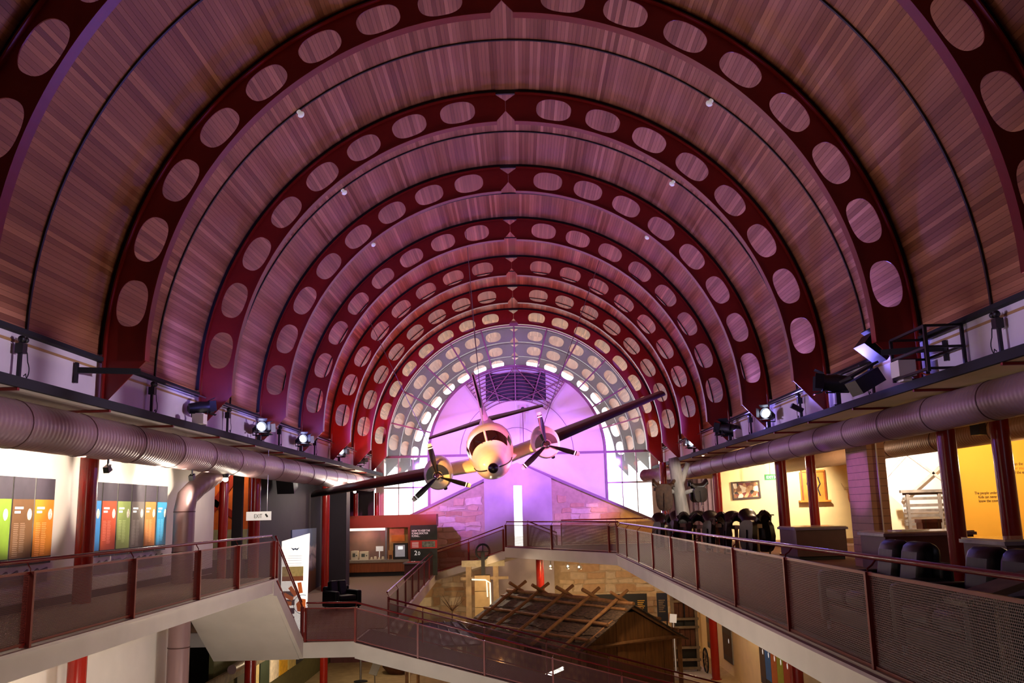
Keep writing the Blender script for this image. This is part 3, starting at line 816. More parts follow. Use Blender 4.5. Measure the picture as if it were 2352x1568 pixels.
# ================================================================== RAILINGS
def panel_part(parent, a, b, lo, hi):
    off = Vector(ORG[parent.name]); a, b = Vector(a), Vector(b)
    L_ = (b - a).length
    vs = [a + Vector((0, 0, lo)) - off, b + Vector((0, 0, lo)) - off, b + Vector((0, 0, hi)) - off, a + Vector((0, 0, hi)) - off]
    me = bpy.data.meshes.new('mesh_panel'); me.from_pydata(vs, [], [(0, 1, 2, 3)])
    uvl = me.uv_layers.new(name='UVMap'); dz = b.z - a.z
    for i, c in enumerate(((0, lo), (L_, lo), (L_, hi), (0, hi))): uvl.data[i].uv = c
    me.materials.append(M_PERF)
    return new_obj('mesh_panel', me, parent)
def railing(label, pts, H=.93, HR=1.06, pw=.05, pd=.09, inward=(0, 0), ends=(True, True), rail_ext=None):
    pts = [Vector(p) for p in pts]
    t = thing('railing', label, 'railing', pts[0])
    iw = Vector((inward[0], inward[1], 0))
    for i, p in enumerate(pts):
        d = (pts[min(i + 1, len(pts) - 1)] - pts[max(i - 1, 0)]); d.z = 0; d.normalize()
        if (i == 0 and not ends[0]) or (i == len(pts) - 1 and not ends[1]): continue
        part('post', MB().bar(p, p + Vector((0, 0, H)), pw if False else pd, pw, d), M_RED, t)
        q = p + Vector((0, 0, H))
        part('bracket', MB().tube([q - Vector((0, 0, .03)), q + Vector((0, 0, .03)), q + iw * .6 + d * .02 + Vector((0, 0, .06)), q + iw + Vector((0, 0, HR - H - .015))], .009, 6), M_RAIL, t, smooth=True)
    for a, b in zip(pts[:-1], pts[1:]):
        d = (b - a); f = d.normalized()
        a2, b2 = a + f * .03, b - f * .03
        panel_part(t, a2, b2, .06, H - .02)
        part('top_bar', MB().bar(a2 + Vector((0, 0, H - .015)), b2 + Vector((0, 0, H - .015)), .03, .03), M_RED, t)
        part('bottom_bar', MB().bar(a2 + Vector((0, 0, .05)), b2 + Vector((0, 0, .05)), .03, .03), M_RED, t)
    hp = [p + iw + Vector((0, 0, HR)) for p in pts]
    if rail_ext: hp = [Vector(rail_ext)] + hp
    fine = [hp[0]]
    for a, b in zip(hp[:-1], hp[1:]):
        n_ = max(1, int((b - a).length / 1.0))
        for k in range(1, n_ + 1): fine.append(a.lerp(b, k / n_))
    part('handrail', MB().tube(fine, .027, 12), M_RAIL, t, smooth=True)
    return t
railing('red mesh railing along the left walkway', [(-6.14, y, 5.85) for y in (3.0, 5.85, 8.8, 11.75, 14.85, 17.84, 20.3, 23.2)], pw=.05, pd=.13, inward=(-.05, 0))
railing('red mesh railing running down the short left stair', [(-6.14, 23.55, 5.82), (-6.14, 26.45, 3.92)], inward=(-.03, 0), pd=.1)
nearX = [-4.55, -2.85, -1.0, .9, 2.8, 4.7, 6.6, 8.4]
railing('near red railing of the landing and central ramp', [(-6.05, 26.5, MID), (-4.6, 26.28, MID)] + [(x, 26.28, rz(x)) for x in nearX[1:]], pd=.1, inward=(0, .05))
farX = [-4.05, -3.0, -1.1, .8, 2.7, 4.6, 6.5, 8.4]
railing('far red railing of the central ramp in front of the hut', [(x, 28.98, rz(x)) for x in farX], pd=.1, inward=(0, -.05))
railing('receding red railing along the gallery edge beside the armchair', [(-4.08, y, gz(y)) for y in (29.15, 31.2, 33.3, 35.4, 37.5, 39.6, 41.8, 44.3)], pd=.08, inward=(-.05, 0))
railing('red railing of the sloping bridge before the stone wall', [(-4.0, 44.45, 4.53), (-2.3, 42.1, 5.08), (-.66, 39.8, 5.66)], pd=.08)
railing('red railing along the angled front of the far platform', [(-.55, 39.45, UP), (1.3, 36.0, UP), (3.2, 32.5, UP), (3.44, 32.0, UP)], pd=.08, inward=(.05, .03))
railing('red mesh railing along the right deck', [(3.46, y, 5.80) for y in (3.2, 6.1, 9.0, 11.75, 14.6, 17.7, 20.6, 23.5, 26.4, 29.3, 31.9)], pw=.05, pd=.07, inward=(.09, 0))
railing('dark red railing at the back of the far platform', [(1.85, 39.7, UP), (4.2, 39.7, UP), (6.6, 39.7, UP), (8.2, 39.7, UP)], pd=.08)
railing('short red railing dropping away behind the far platform', [(.4, 39.85, UP), (1.7, 41.3, 5.3)], pd=.06)
railing('red railing directly in front of the viewer', [(-5.9, 2.2, UP), (-4, 2.2, UP), (-2, 2.2, UP), (0, 2.2, UP), (1.8, 2.2, UP), (3.3, 2.2, UP)], pd=.06)

# ================================================================== LEFT GALLERY
XW = -8.52
def text_panel(y0, y1, c, lab, z0=6.66, z1=8.17):
    t = thing('text_panel', lab, 'panel', (-8.55, (y0 + y1) / 2, z0), group='tall text panels on the left wall')
    g = .012
    part('board', MB().mm(-8.6, XW, y0 + g, y1 - g, z0, z1), mat('panel_edge_grey', '#8d8a88', .5), t)
    zf, zh = z0 + .13, z1 - .38
    part('colour_field', MB().mm(XW, XW + .006, y0 + g, y1 - g, zf, zh), mat('panel_' + c[1:], c, .55, noise=.05), t)
    part('header', MB().mm(XW, XW + .006, y0 + g, y1 - g, zh, z1), mat('panel_header', '#3d3640', .5, noise=.1), t)
    part('footer', MB().mm(XW, XW + .006, y0 + g, y1 - g, z0, zf), mat('panel_footer', '#25232b', .5, noise=.1), t)
    wd = y1 - y0
    mb = MB()
    n_ = 20; cy_, cz_ = y1 - wd * .2, zh - .26
    mb.add([(XW + .009, cy_ + .075 * math.cos(2 * PI * i / n_), cz_ + .1 * math.sin(2 * PI * i / n_)) for i in range(n_)], [tuple(range(n_))])
    part('portrait_oval', mb, mat('portrait_print', '#cfc8bd', .6, noise=.5, scale=22), t)
    mb = MB()
    for cidx in range(2):
        ya_ = y0 + wd * (.12 + .29 * cidx); yb = ya_ + wd * .24
        n_ = random.randint(12, 19)
        for k in range(n_):
            z = zh - .42 - k * .032
            mb.mm(XW + .006, XW + .008, ya_, yb - random.uniform(0, wd * .05), z, z + .012)
    part('printed_lines', mb, mat('print_pale_' + c[1:], tuple(min(1, x * 1.5 + .12) for x in lin(c)[:3]), .6, noise=0), t)
    mb = MB()
    for k in range(2): mb.mm(XW + .006, XW + .009, y0 + wd * .12, y0 + wd * (.5 - .12 * k), zh - .17 - .07 * k, zh - .13 - .07 * k)
    part('printed_heading', mb, M_BRIGHT, t)
ps = [(14.6, 15.46, '#7a9a2e', 'green text panel cut by the left edge of the photo'), (15.48, 16.18, '#6b4a2c', 'brown text panel beside the cut off green one'), (16.2, 16.88, '#c97a22', 'orange text panel just left of the glossy red column'),
      (18.1, 18.79, '#3a86c8', 'blue text panel half hidden by the red column'), (18.82, 19.51, '#b54a2a', 'red text panel on the left wall'), (19.55, 20.22, '#8a9a58', 'olive green text panel between red and grey ones'),
      (20.26, 20.95, '#6d645e', 'grey text panel between olive and orange ones'), (20.99, 21.62, '#c07a3e', 'tan orange text panel beside the last blue one'), (21.69, 22.3, '#2a8fbe', 'bright blue text panel next to the vertical duct')]
for a, b, c, l in ps: text_panel(a, b, c, l)
for a, b, l in ((14.6, 16.9, 'grey landscape frieze under the three panels at the left edge'), (18.0, 22.3, 'grey landscape frieze under the six panels beside the duct')):
    poly = []
    y = a
    poly = [(a, 6.32), (b, 6.32)]
    k = 0; yy = b
    while yy > a:
        poly.append((yy, 6.58 if k % 2 == 0 else random.uniform(6.42, 6.56))); yy -= .28 if k % 2 == 0 else .05; k += 1
    poly.append((a, 6.58))
    solo('frieze', MB().prismX(poly, -8.6, -8.57), mat('frieze_grey', '#7f7478', .7), l, 'frieze')
# orange mural wall seen in the opening past the white wall
t = thing('painted_mural', 'orange mural with red branching pattern in the left opening', 'mural', (-9.4, 29.8, 5.9))
part('field', MB().mm(-10.6, -8.78, 29.8, 29.9, 7.0, 9.2), mat('mural_orange', '#c8672c', .7, noise=.1), t)
part('lower_field', MB().mm(-10.6, -8.78, 29.79, 29.9, 6.05, 7.0), mat('mural_sage', '#a6ac8c', .7, noise=.2), t)
mb = MB().bar((-10.2, 29.77, 7.3), (-9.1, 29.77, 8.9), .28, .02, (0, 1, 0)); mb.bar((-9.9, 29.77, 7.9), (-9.0, 29.77, 7.3), .2, .02, (0, 1, 0))
part('branch_pattern', mb, mat('mural_red', '#8e1f14', .7), t)
struct('wall_gallery_dark', MB().mm(-8.85, -8.7, 29.9, 41.5, 3.9, 9.28), M_GREYWALL, 'charcoal partition wall behind the exit sign', 'wall')
struct('wall_dark_return', MB().mm(-8.72, -8.42, 28.0, 28.15, 4.0, 9.28), M_GREYWALL, 'narrow dark return wall beside the orange mural', 'wall')
# hanging exit sign
t = thing('exit_sign', 'white hanging EXIT sign with small black arrow', 'sign', (-7.3, 26, 7.28))
part('board', MB().mm(-7.68, -6.97, 25.99, 26.02, 7.285, 7.53), M_SIGNW, t)
text('lettering', 'EXIT', .16, M_BLACK, t, (-7.46, 25.985, 7.35), FACE_CAM, sx=.72)
part('arrow', MB().bar((-7.13, 25.98, 7.46), (-7.07, 25.98, 7.375), .05, .006, (0, 1, 0)), M_BLACK, t)
for x in (-7.55, -7.09): part('chain', MB().tube([(x, 26, 7.53), (x, 26, 9.28)], .009, 6), M_STEEL, t)
# leaning white lightbox sign by the stair
t = thing('lightbox_sign', 'glowing white slanted sign with orange sun motif beside the stair', 'sign', (-6.95, 28.6, MID + .02))
fy = 28.5
P = [(-7.3, MID + .02), (-6.52, MID + .02), (-6.46, 6.84), (-7.3, 6.62)]
part('panel', MB().prismY(P, fy, fy + .12), M_LIGHTBOX, t)
OR = mat('sign_orange', '#e07a3a', .6, noise=0, emit=('#d8652a', .5)); BL_ = mat('sign_slate', '#5c5568', .6, noise=.05, emit=('#5c5568', .2))
part('photo_strip', MB().mm(-7.27, -6.62, fy - .01, fy, 5.52, 5.85), mat('sign_photo', '#c8b078', .6, noise=.5, scale=5, emit=('#c8a860', .35)), t)
part('photo_ground', MB().mm(-7.27, -6.62, fy - .012, fy, 5.42, 5.56), mat('sign_photo_earth', '#a5603a', .6, noise=.2, emit=('#a5603a', .3)), t)
mb = MB()
cx_, cz_ = -6.62, 4.72
for a in (100, 128, 152, 175):
    a = math.radians(a); d = Vector((math.cos(a), 0, math.sin(a)))
    mb.bar(Vector((cx_, fy - .008, cz_)) + d * .34, Vector((cx_, fy - .008, cz_)) + d * .66 if a < 3 else Vector((cx_, fy - .008, cz_)) + d * .6, .12, .01, (0, 1, 0))
part('sun_rays', mb, OR, t)
mb = MB(); mb.add([(cx_ + .09 * 1.0, fy - .01, cz_ - .22), (cx_ + .09, fy - .01, cz_ + .15), (cx_ - .05, fy - .01, cz_ + .17), (cx_ - .2, fy - .01, cz_ + .02), (cx_ - .16, fy - .01, cz_ - .2)], [(0, 1, 2, 3, 4)])
part('sun_core', mb, OR, t)
mb = MB()
pts = [(cx_ + .28 * math.cos(a), fy - .01, cz_ + .28 * math.sin(a)) for a in [math.radians(70 + i * 10) for i in range(20)]]
mb.tube(pts, .008, 5); part('ring_line', mb, mat('sign_blue', '#4a6a9a', .6, noise=0), t)
mb = MB()
for k in range(5): mb.mm(-7.27, -7.27 + .4, fy - .01, fy, 4.95 - .25 * k, 5.12 - .25 * k)
part('slate_blocks', mb, BL_, t)
mb = MB()
for k in range(9): mb.mm(-7.1, -6.68, fy - .008, fy, 6.16 - .065 * k + (0 if k < 3 else -.02), 6.17 - .065 * k + (0 if k < 3 else -.02))
part('printed_lines', mb, mat('sign_print', '#b8b0b0', .6, noise=0, emit=('#c8c0c0', .4)), t)
mb = MB().add([(-6.9, fy - .008, 6.38), (-7.02, fy - .008, 6.42), (-6.93, fy - .008, 6.33)], [(0, 1, 2)]).add([(-6.86, fy - .008, 6.38), (-6.74, fy - .008, 6.42), (-6.83, fy - .008, 6.33)], [(0, 1, 2)]).ball((-6.88, fy - .005, 6.38), .03, 10, 6, (1, .2, 1))
part('wing_emblem', mb, mat('sign_blue', '#4a6a9a', .6, noise=0), t)
# photo mural on the partition
def mural_mat():
    m = bpy.data.materials.new('photo_mural'); m.use_nodes = True
    N = m.node_tree.nodes; L = m.node_tree.links; b = N['Principled BSDF']
    tc = N.new('ShaderNodeTexCoord'); sp_ = N.new('ShaderNodeSeparateXYZ'); L.new(tc.outputs['Generated'], sp_.inputs[0])
    nz = N.new('ShaderNodeTexNoise'); nz.inputs['Scale'].default_value = 6; L.new(tc.outputs['Generated'], nz.inputs['Vector'])
    ad = N.new('ShaderNodeMath'); ad.operation = 'MULTIPLY_ADD'; ad.inputs[1].default_value = .3
    L.new(nz.outputs['Fac'], ad.inputs[0]); L.new(sp_.outputs['Z'], ad.inputs[2])
    rp = N.new('ShaderNodeValToRGB'); L.new(ad.outputs[0], rp.inputs['Fac'])
    E_ = rp.color_ramp.elements; E_[0].position = .3; E_[0].color = lin('#5a3420'); E_[1].position = 1; E_[1].color = lin('#6f86a8')
    for p, c in ((.5, '#6b4228'), (.54, '#5d5a6a'), (.66, '#c9c4cc'), (.74, '#7a7a8c'), (.84, '#d6d2d8'), (.9, '#6f86a8')):
        e = E_.new(p); e.color = lin(c)
    L.new(rp.outputs['Color'], b.inputs['Base Color']); b.inputs['Roughness'].default_value = .6
    return m
t = thing('photo_mural', 'tall outback photo mural on the charcoal wall', 'mural', (-8.68, 37, gz(35.5)))
part('print', MB().mm(-8.7, -8.66, 35.2, 39.4, gz(35.2) + .02, 6.85), mural_mat(), t)
# charcoal pillar
solo('pillar', MB().mm(-8.15, -7.42, 39.6, 40.4, gz(39.6) - .02, 8.44), M_GREYWALL, 'charcoal square pillar left of the wooden cabinet', 'pillar')
# display cabinet unit
cy0, cy1 = 43.6, 44.6; zb = gz(43.6)
t = thing('display_cabinet', 'long wooden display cabinet with lit glass case', 'cabinet', (-6.6, 43.6, zb))
part('plinth', MB().mm(-8.2, -5.3, cy0 + .1, cy1, zb, zb + .2), M_BLACK, t)
part('base', MB().mm(-8.2, -5.25, cy0, cy1, zb + .2, 5.12), M_WOOD, t)
part('ledge', MB().mm(-8.2, -5.2, cy0 - .05, cy1, 5.12, 5.24), mat('cabinet_grey', '#8c8478', .5), t)
part('fascia', MB().mm(-8.2, -3.9, cy0 - .05, cy1, 6.72, 7.3), mat('cabinet_rust', '#7a3216', .5, noise=.12, scale=1), t)
part('lining', MB().mm(-8.2, -5.2, cy1 - .08, cy1, 5.24, 6.72), mat('case_lining', '#6a4232', .7, noise=.3, scale=3), t)
part('post', MB().mm(-6.33, -6.25, cy0, cy0 + .08, 5.24, 6.72), M_STEEL, t)
part('post', MB().mm(-5.25, -5.12, cy0, cy1, 5.0, 6.72), mat('cabinet_rust', '#8a3a1c'), t)
part('light_strip', MB().mm(-8.15, -6.35, cy0 + .06, cy0 + .3, 6.6, 6.72), mat('case_light', '#ffffff', .4, noise=0, emit=('#ffe9d2', 1.3)), t)
part('case_pane', MB().mm(-8.18, -6.33, cy0 + .01, cy0 + .02, 5.24, 6.6), M_CASE, t)
part('case_backing', MB().mm(-6.2, -5.3, cy0 + .5, cy0 + .54, 5.5, 6.7), mat('case_sand', '#b08a52', .7, noise=.25, scale=4), t)
part('case_label', MB().mm(-6.1, -5.45, cy0 + .45, cy0 + .49, 6.05, 6.35), mat('case_amber', '#b87418', .6), t)
lamp('POINT', 'case_lamp', (-7.4, cy0 + .35, 6.4), None, (1, .8, .55), 26, .08)
IV = mat('ivory_plastic', '#e6d9b8', .5, noise=.05)
def radio(x, w_, h_, lab):
    r = thing('radio_set', lab, 'radio', (x, cy0 + .45, 5.24))
    part('body', MB().mm(x - w_ / 2, x + w_ / 2, cy0 + .35, cy0 + .65, 5.24, 5.24 + h_), IV, r)
    part('dial', MB().mm(x - w_ * .28, x + w_ * .12, cy0 + .335, cy0 + .35, 5.24 + h_ * .35, 5.24 + h_ * .75), mat('dial_green', '#3a4a38', .3), r)
    part('knob', MB().lathe([(.03, cy0 + .32), (.03, cy0 + .36)], (x + w_ * .32, 0, 5.24 + h_ * .5), 'Y', 10), M_BLACK, r)
radio(-7.85, .32, .42, 'smaller ivory radio set at the left in the lit case')
radio(-7.4, .42, .38, 'larger ivory radio set with green dial in the lit case')
solo('document_card', MB().mm(-6.85, -6.5, cy0 + .5, cy0 + .52, 5.62, 5.85).mm(-6.7, -6.66, cy0 + .5, cy0 + .52, 5.24, 5.62), M_SIGNW, 'white printed card on a stalk in the lit case', 'card')
for i, (x, s_) in enumerate(((-7.02, .1), (-6.84, .13), (-6.66, .09), (-6.48, .12))):
    mb = MB().lathe([(.05, 5.24), (s_ * .6, 5.26), (s_ * .5, 5.24 + s_), (s_ * .35, 5.26 + s_)], (x, cy0 + .3, 0), n=12)
    solo('small_instrument', mb, IV, ['cup shaped white instrument nearest the radios', 'low white dish second from the radios', 'small white pot third from the radios', 'white dish at the right end of the case'][i], 'instrument')
t = thing('screen_terminal', 'grey screen terminal standing on the cabinet ledge', 'monitor', (-5.62, cy0 + .1, 5.24))
part('casing', MB().mm(-5.95, -5.28, cy0 + .02, cy0 + .42, 5.24, 5.98), M_BLACK, t)
part('screen', MB().mm(-5.86, -5.4, cy0, cy0 + .02, 5.36, 5.9), mat('screen_grey', '#8c8a90', .3, emit=('#a8a4ac', .35)), t)
part('bright_window', MB().mm(-5.72, -5.5, cy0 - .006, cy0, 5.7, 5.84), mat('screen_white', '#ffffff', .3, noise=0, emit=('#ffffff', 1.0)), t)
solo('brochure_box', MB().mm(-6.2, -5.98, cy0 + .1, cy0 + .35, 5.45, 5.66).mm(-6.2, -6.16, cy0 + .1, cy0 + .35, 5.24, 5.45).mm(-6.02, -5.98, cy0 + .1, cy0 + .35, 5.24, 5.45), mat('cardboard_tan', '#c08a58', .7), 'tan box on feet beside the screen terminal', 'box')
# poster board of the cabinet row
t = thing('poster_board', 'dark poster board reading HOW TO KEEP THE FLYING DOCTOR FLYING', 'poster', (-4.48, cy0 - .12, gz(43.5)))
PX0, PX1, PY = -5.12, -3.86, cy0 - .1
part('board', MB().mm(PX0, PX1, PY, PY + .05, gz(43.5) - .0, 6.8), mat('poster_dark', '#1d2422', .5, noise=.35, scale=4), t)
part('red_band', MB().mm(PX0, PX1, PY - .006, PY, 5.72, 6.1), mat('poster_red', '#c8302a', .5, noise=.08), t)
part('band_photo', MB().mm(-4.58, -3.96, PY - .012, PY - .006, 5.77, 6.05), mat('poster_photo', '#6f7a74', .6, noise=.6, scale=9), t)
for k, s_ in enumerate(('HOW TO KEEP THE', 'FLYING DOCTOR', 'FLYING...')):
    text('lettering', s_, .125, M_BRIGHT, t, (PX0 + .06, PY - .004, 6.50 - .12 * k), FACE_CAM, sx=.78)
text('numeral', '2', .3, M_BRIGHT, t, (PX0 + .17, PY - .004, 5.42), FACE_CAM)
text('numeral', '0', .24, M_BRIGHT, t, (PX0 + .34, PY - .004, 5.42), FACE_CAM)
mb = MB()
for k in range(6): mb.mm(PX0 + .07, PX0 + .38, PY - .009, PY - .006, 5.78 + .045 * k, 5.79 + .045 * k)
part('printed_lines', mb, M_BRIGHT, t)
# reading table in front of poster
t = thing('reading_table', 'low grey edged table with red graphic behind the gallery railing', 'table', (-4.75, 42.2, gz(42)))
part('top', MB().mm(-5.25, -4.3, 41.7, 42.9, gz(42.9) + .66, gz(42.9) + .72), mat('table_grey', '#6f6a6c', .4), t)
part('graphic', MB().mm(-5.1, -4.5, 41.85, 42.5, gz(42.9) + .72, gz(42.9) + .726), mat('poster_red', '#c8302a'), t)
part('body', MB().mm(-5.2, -4.35, 41.8, 42.85, gz(42.85) - .06, gz(42.9) + .66), mat('table_maroon', '#4a2222', .6), t)
text('numeral', '33', .22, M_BRIGHT, t, (-5.0, 42.55, gz(42.9) + .728), Matrix.Identity(3))
# black leather armchair
def armchair(x, y, z, rzv, label):
    t = thing('armchair', label, 'armchair', (x, y, z), rz=rzv)
    def lp(n_, mb, m=M_LEATHER):
        o = part(n_, mb, m, t, smooth=True, local=True)
        bv = o.modifiers.new('b', 'BEVEL'); bv.width = .05; bv.segments = 3; return o
    lp('base', MB().mm(-.42, .42, -.4, .4, .08, .3))
    lp('seat_cushion', MB().mm(-.27, .27, -.42, .22, .3, .46))
    lp('back_cushion', MB().box((-.14, .3, .64), (.27, .2, .5), Matrix.Rotation(-.2, 3, 'X')))
    lp('back_cushion', MB().box((.14, .3, .64), (.27, .2, .5), Matrix.Rotation(-.2, 3, 'X')))
    lp('back', MB().mm(-.42, .42, .32, .46, .08, .72))
    for s_ in (-1, 1): lp('arm', MB().mm(s_ * .28, s_ * .44, -.42, .44, .08, .6))
    for sx in (-1, 1):
        for sy in (-1, 1): part('foot', MB().cyl((sx * .36, sy * .36, 0), (sx * .36, sy * .36, .09), .025, 8), M_BLACK, t, local=True)
    return t
armchair(-6.35, 33.3, gz(33.3), math.radians(40), 'black leather armchair beside the gallery railing').scale = (1.22, 1.15, 1.1)
# lower storey, left: duct, lamp and poster wall under the landing
lw = struct('wall_lower_left', MB().mm(-9.6, -9.45, 29, 46.8, GR, 3.4), mat('olive_wall', '#5f5a34', .8, noise=.1), 'olive lower wall with posters under the landing', 'wall')
cols = ['#4a4436', '#d8c08a', '#2f3a2a', '#e8d8c8', '#d9a52a', '#c8b06a', '#2c2f30']
for i, c in enumerate(cols):
    y0_ = 31.2 + i * 1.35
    solo('wall_poster', MB().mm(-9.44, -9.38, y0_, y0_ + 1.2, 1.3, 2.6), mat('lowposter_' + c[1:], c, .6, noise=.2, scale=6), f'{["dark olive", "cream", "dark green", "pale pink", "golden yellow", "straw coloured", "near black"][i]} poster on the lower wall under the landing', 'poster')
duct('lower_duct', 'slim bright duct running under the landing on the lower floor', [(-8.95, 29.2, 2.75), (-8.95, 45, 2.75)], .14, M_DUCT, [((-8.95, 31 + 2 * i, 2.75), (0, 1, 0)) for i in range(6)])
for i in range(5): part('hanger', MB().cyl((-8.95, 30 + 3 * i, 2.8), (-8.95, 30 + 3 * i, gz(30 + 3 * i) - .42), .015, 6), M_STEEL, bpy.data.objects['lower_duct'])
solo('lower_balustrade', MB().mm(-9.3, -9.2, 26, 40, 2.3, 2.62), M_GREYWOOD, 'long grey timber rail under the landing', 'rail')

# ================================================================== RIGHT AISLE
FACE_NX = Matrix(((0, 0, -1), (-1, 0, 0), (0, 1, 0)))
struct('wall_right', MB().mm(8.9, 16, 40.0, 40.2, UP, 9.28), M_CREAM, 'cream wall with framed pictures at the end of the right aisle', 'wall')
struct('wall_yellow', MB().mm(12.75, 16, 27.0, 27.15, UP, 9.28), M_YELLOW, 'yellow painted wall with dark verse lettering', 'wall')
wc = thing('wall_cladding', 'mauve ribbed metal cladding behind the tree trunk', 'wall', kind='structure')
part('sheet', MB().mm(6.6, 8.95, 40.25, 40.35, UP, 8.55), M_LILAC, wc)
for i in range(11): part('rib', MB().mm(6.68 + .21 * i, 6.73 + .21 * i, 40.2, 40.26, UP, 8.55), M_LILAC, wc)
# picture, toolboard, exit sign
def tilt(mb, c, a):
    R = Matrix.Translation(c) @ Matrix.Rotation(a, 4, 'Y') @ Matrix.Translation(-Vector(c)); return mb.xf(R)
c = (9.98, 39.96, 8.0)
t = thing('framed_picture', 'dark framed picture in brown, cream and red on the cream wall', 'picture', (9.98, 39.97, 7.6))
part('frame', tilt(MB().mm(9.36, 10.6, 39.93, 39.99, 7.62, 7.69).mm(9.36, 10.6, 39.93, 39.99, 8.32, 8.39).mm(9.36, 9.43, 39.93, 39.99, 7.69, 8.32).mm(10.53, 10.6, 39.93, 39.99, 7.69, 8.32), c, -.04), mat('picture_frame', '#3a2012', .4), t)
def patch_mat(name, cs, scale):
    m = bpy.data.materials.new(name); m.use_nodes = True
    N = m.node_tree.nodes; L = m.node_tree.links; b = N['Principled BSDF']
    tc = N.new('ShaderNodeTexCoord'); vo = N.new('ShaderNodeTexVoronoi'); vo.inputs['Scale'].default_value = scale
    L.new(tc.outputs['Object'], vo.inputs['Vector'])
    sp_ = N.new('ShaderNodeSeparateColor'); L.new(vo.outputs['Color'], sp_.inputs[0])
    rp = N.new('ShaderNodeValToRGB'); rp.color_ramp.interpolation = 'CONSTANT'; L.new(sp_.outputs[0], rp.inputs['Fac'])
    E_ = rp.color_ramp.elements; E_[0].color = lin(cs[0]); E_[1].position = 1 - 1 / len(cs); E_[1].color = lin(cs[-1])
    for i, cc in enumerate(cs[1:-1]): e = E_.new((i + 1) / len(cs)); e.color = lin(cc)
    L.new(rp.outputs['Color'], b.inputs['Base Color']); b.inputs['Roughness'].default_value = .5
    return m
part('canvas', tilt(MB().mm(9.43, 10.53, 39.95, 39.98, 7.69, 8.32), c, -.04), patch_mat('collage_canvas', ['#8a5a30', '#c9a070', '#e8dcc0', '#7a2a22', '#3a2c22', '#b08050'], 6), t)
t = thing('mounted_toolboard', 'wooden board with mounted irons hung on the cream wall', 'board', (12.9, 39.9, 7.45))
part('backboard', MB().mm(12.36, 13.46, 39.9, 39.98, 7.5, 8.72), mat('orange_pine', '#c07a2a', .5, noise=.2, scale=3), t)
part('shelf', MB().mm(12.24, 13.58, 39.72, 39.98, 7.42, 7.5), mat('orange_pine', '#c07a2a'), t)
part('cornice', MB().mm(12.42, 13.42, 39.8, 39.98, 8.72, 8.8), mat('orange_pine', '#c07a2a'), t)
for s_ in (-1, 1):
    part('side_rail', MB().mm(12.92 + s_ * .5 - .03, 12.92 + s_ * .5 + .03, 39.84, 39.9, 7.5, 8.72), mat('rail_rust', '#8a4018', .5), t)
    part('iron', MB().tube([(12.92 + s_ * .25, 39.87, 7.7), (12.92 + s_ * .16, 39.87, 8.0), (12.92 + s_ * .28, 39.87, 8.2), (12.92 + s_ * .2, 39.87, 8.5)], .03, 6), M_DARK, t, smooth=True)
part('iron', MB().tube([(12.9, 39.87, 7.7), (12.95, 39.87, 8.1), (12.88, 39.87, 8.5)], .04, 6), M_DARK, t, smooth=True)
t = thing('exit_sign', 'small green EXIT sign over the cream wall', 'sign', (10.82, 39, 8.39))
part('box', MB().mm(10.58, 11.06, 38.97, 39.04, 8.39, 8.63), M_EXITG, t)
text('lettering', 'EXIT', .17, M_BRIGHT, t, (10.64, 38.965, 8.45), FACE_CAM, sx=.85)
mb = MB().add([(10.98, 38.965, 8.44), (11.04, 38.965, 8.51), (10.98, 38.965, 8.58)], [(0, 1, 2)]); part('arrow', mb, M_BRIGHT, t)
part('rod', MB().cyl((10.82, 39, 8.63), (10.82, 39, 9.28), .012, 6), M_STEEL, t)
# lettering on the yellow wall
t = thing('verse_lettering', 'three dark lines of verse left on the yellow wall', 'lettering', (13.5, 26.99, 7.1))
for k, s_ in enumerate(('The people underneath', 'Kids can never', 'know the country')):
    text('line', s_, .115, M_TEXT, t, (13.48 + (.1 if k else 0), 26.99, 7.52 - .115 * k), FACE_CAM, sx=.8)
t = thing('verse_lettering', 'three dark lines of verse at the right edge on the yellow wall', 'lettering', (14.6, 26.99, 7.9))
for k, s_ in enumerate(('Banjo the poet', 'ever yours', 'and the empty')):
    text('line', s_, .125, M_TEXT if k != 1 else mat('printed_faint', '#b07a30', .7, noise=0), t, (14.62 + (.04 if k == 1 else 0), 26.99, 8.34 - .125 * k), FACE_CAM, sx=.8)
# horned skull mount behind the clad column
t = thing('horned_skull', 'pale horned skull mount on the cream wall beside the clad column', 'skull', (14.5, 39.8, 7.3))
part('horn', MB().tube([(14.5, 39.8, 8.0), (14.2, 39.75, 7.95), (14.05, 39.7, 8.2)], [.06, .045, .01], 8), M_OAK, t, smooth=True)
part('head', MB().ball((14.55, 39.88, 7.6), .22, 12, 8, (.8, .7, 1.7)), mat('hide_brown', '#9a4a1c', .7), t, smooth=True)
# diorama in the white lit bay
struct('wall_diorama', MB().mm(12.85, 16, 34.0, 34.15, UP, 9.28), M_WHITE, 'brightly lit white backdrop behind the clad column', 'wall')
t = thing('slanted_backdrop', 'cream panel with slanted top and leaning beams in the white bay', 'backdrop', (13.6, 33.9, UP))
part('panel', MB().prismY([(12.9, UP), (14.2, UP), (14.2, 7.2), (13.7, 7.7), (12.9, 8.5)], 33.9, 33.98), M_CREAM, t)
for a, b in (((13.5, 33.85, 8.1), (14.7, 33.85, 9.25)), ((14.2, 33.85, 7.4), (16, 33.85, 8.8)), ((14.4, 33.85, 9.2), (16, 33.85, 7.9))):
    part('beam', MB().bar(a, b, .09, .07, (0, 1, 0)), mat('beam_pale', '#cfb9a6', .6), t)
t = thing('timber_shack', 'small rough timber shack front with open slats in the white bay', 'diorama', (14.6, 33, UP))
for x in (14.05, 15.2): part('post', MB().mm(x - .05, x + .05, 33.0, 33.1, UP, 7.7), M_GREYWOOD, t)
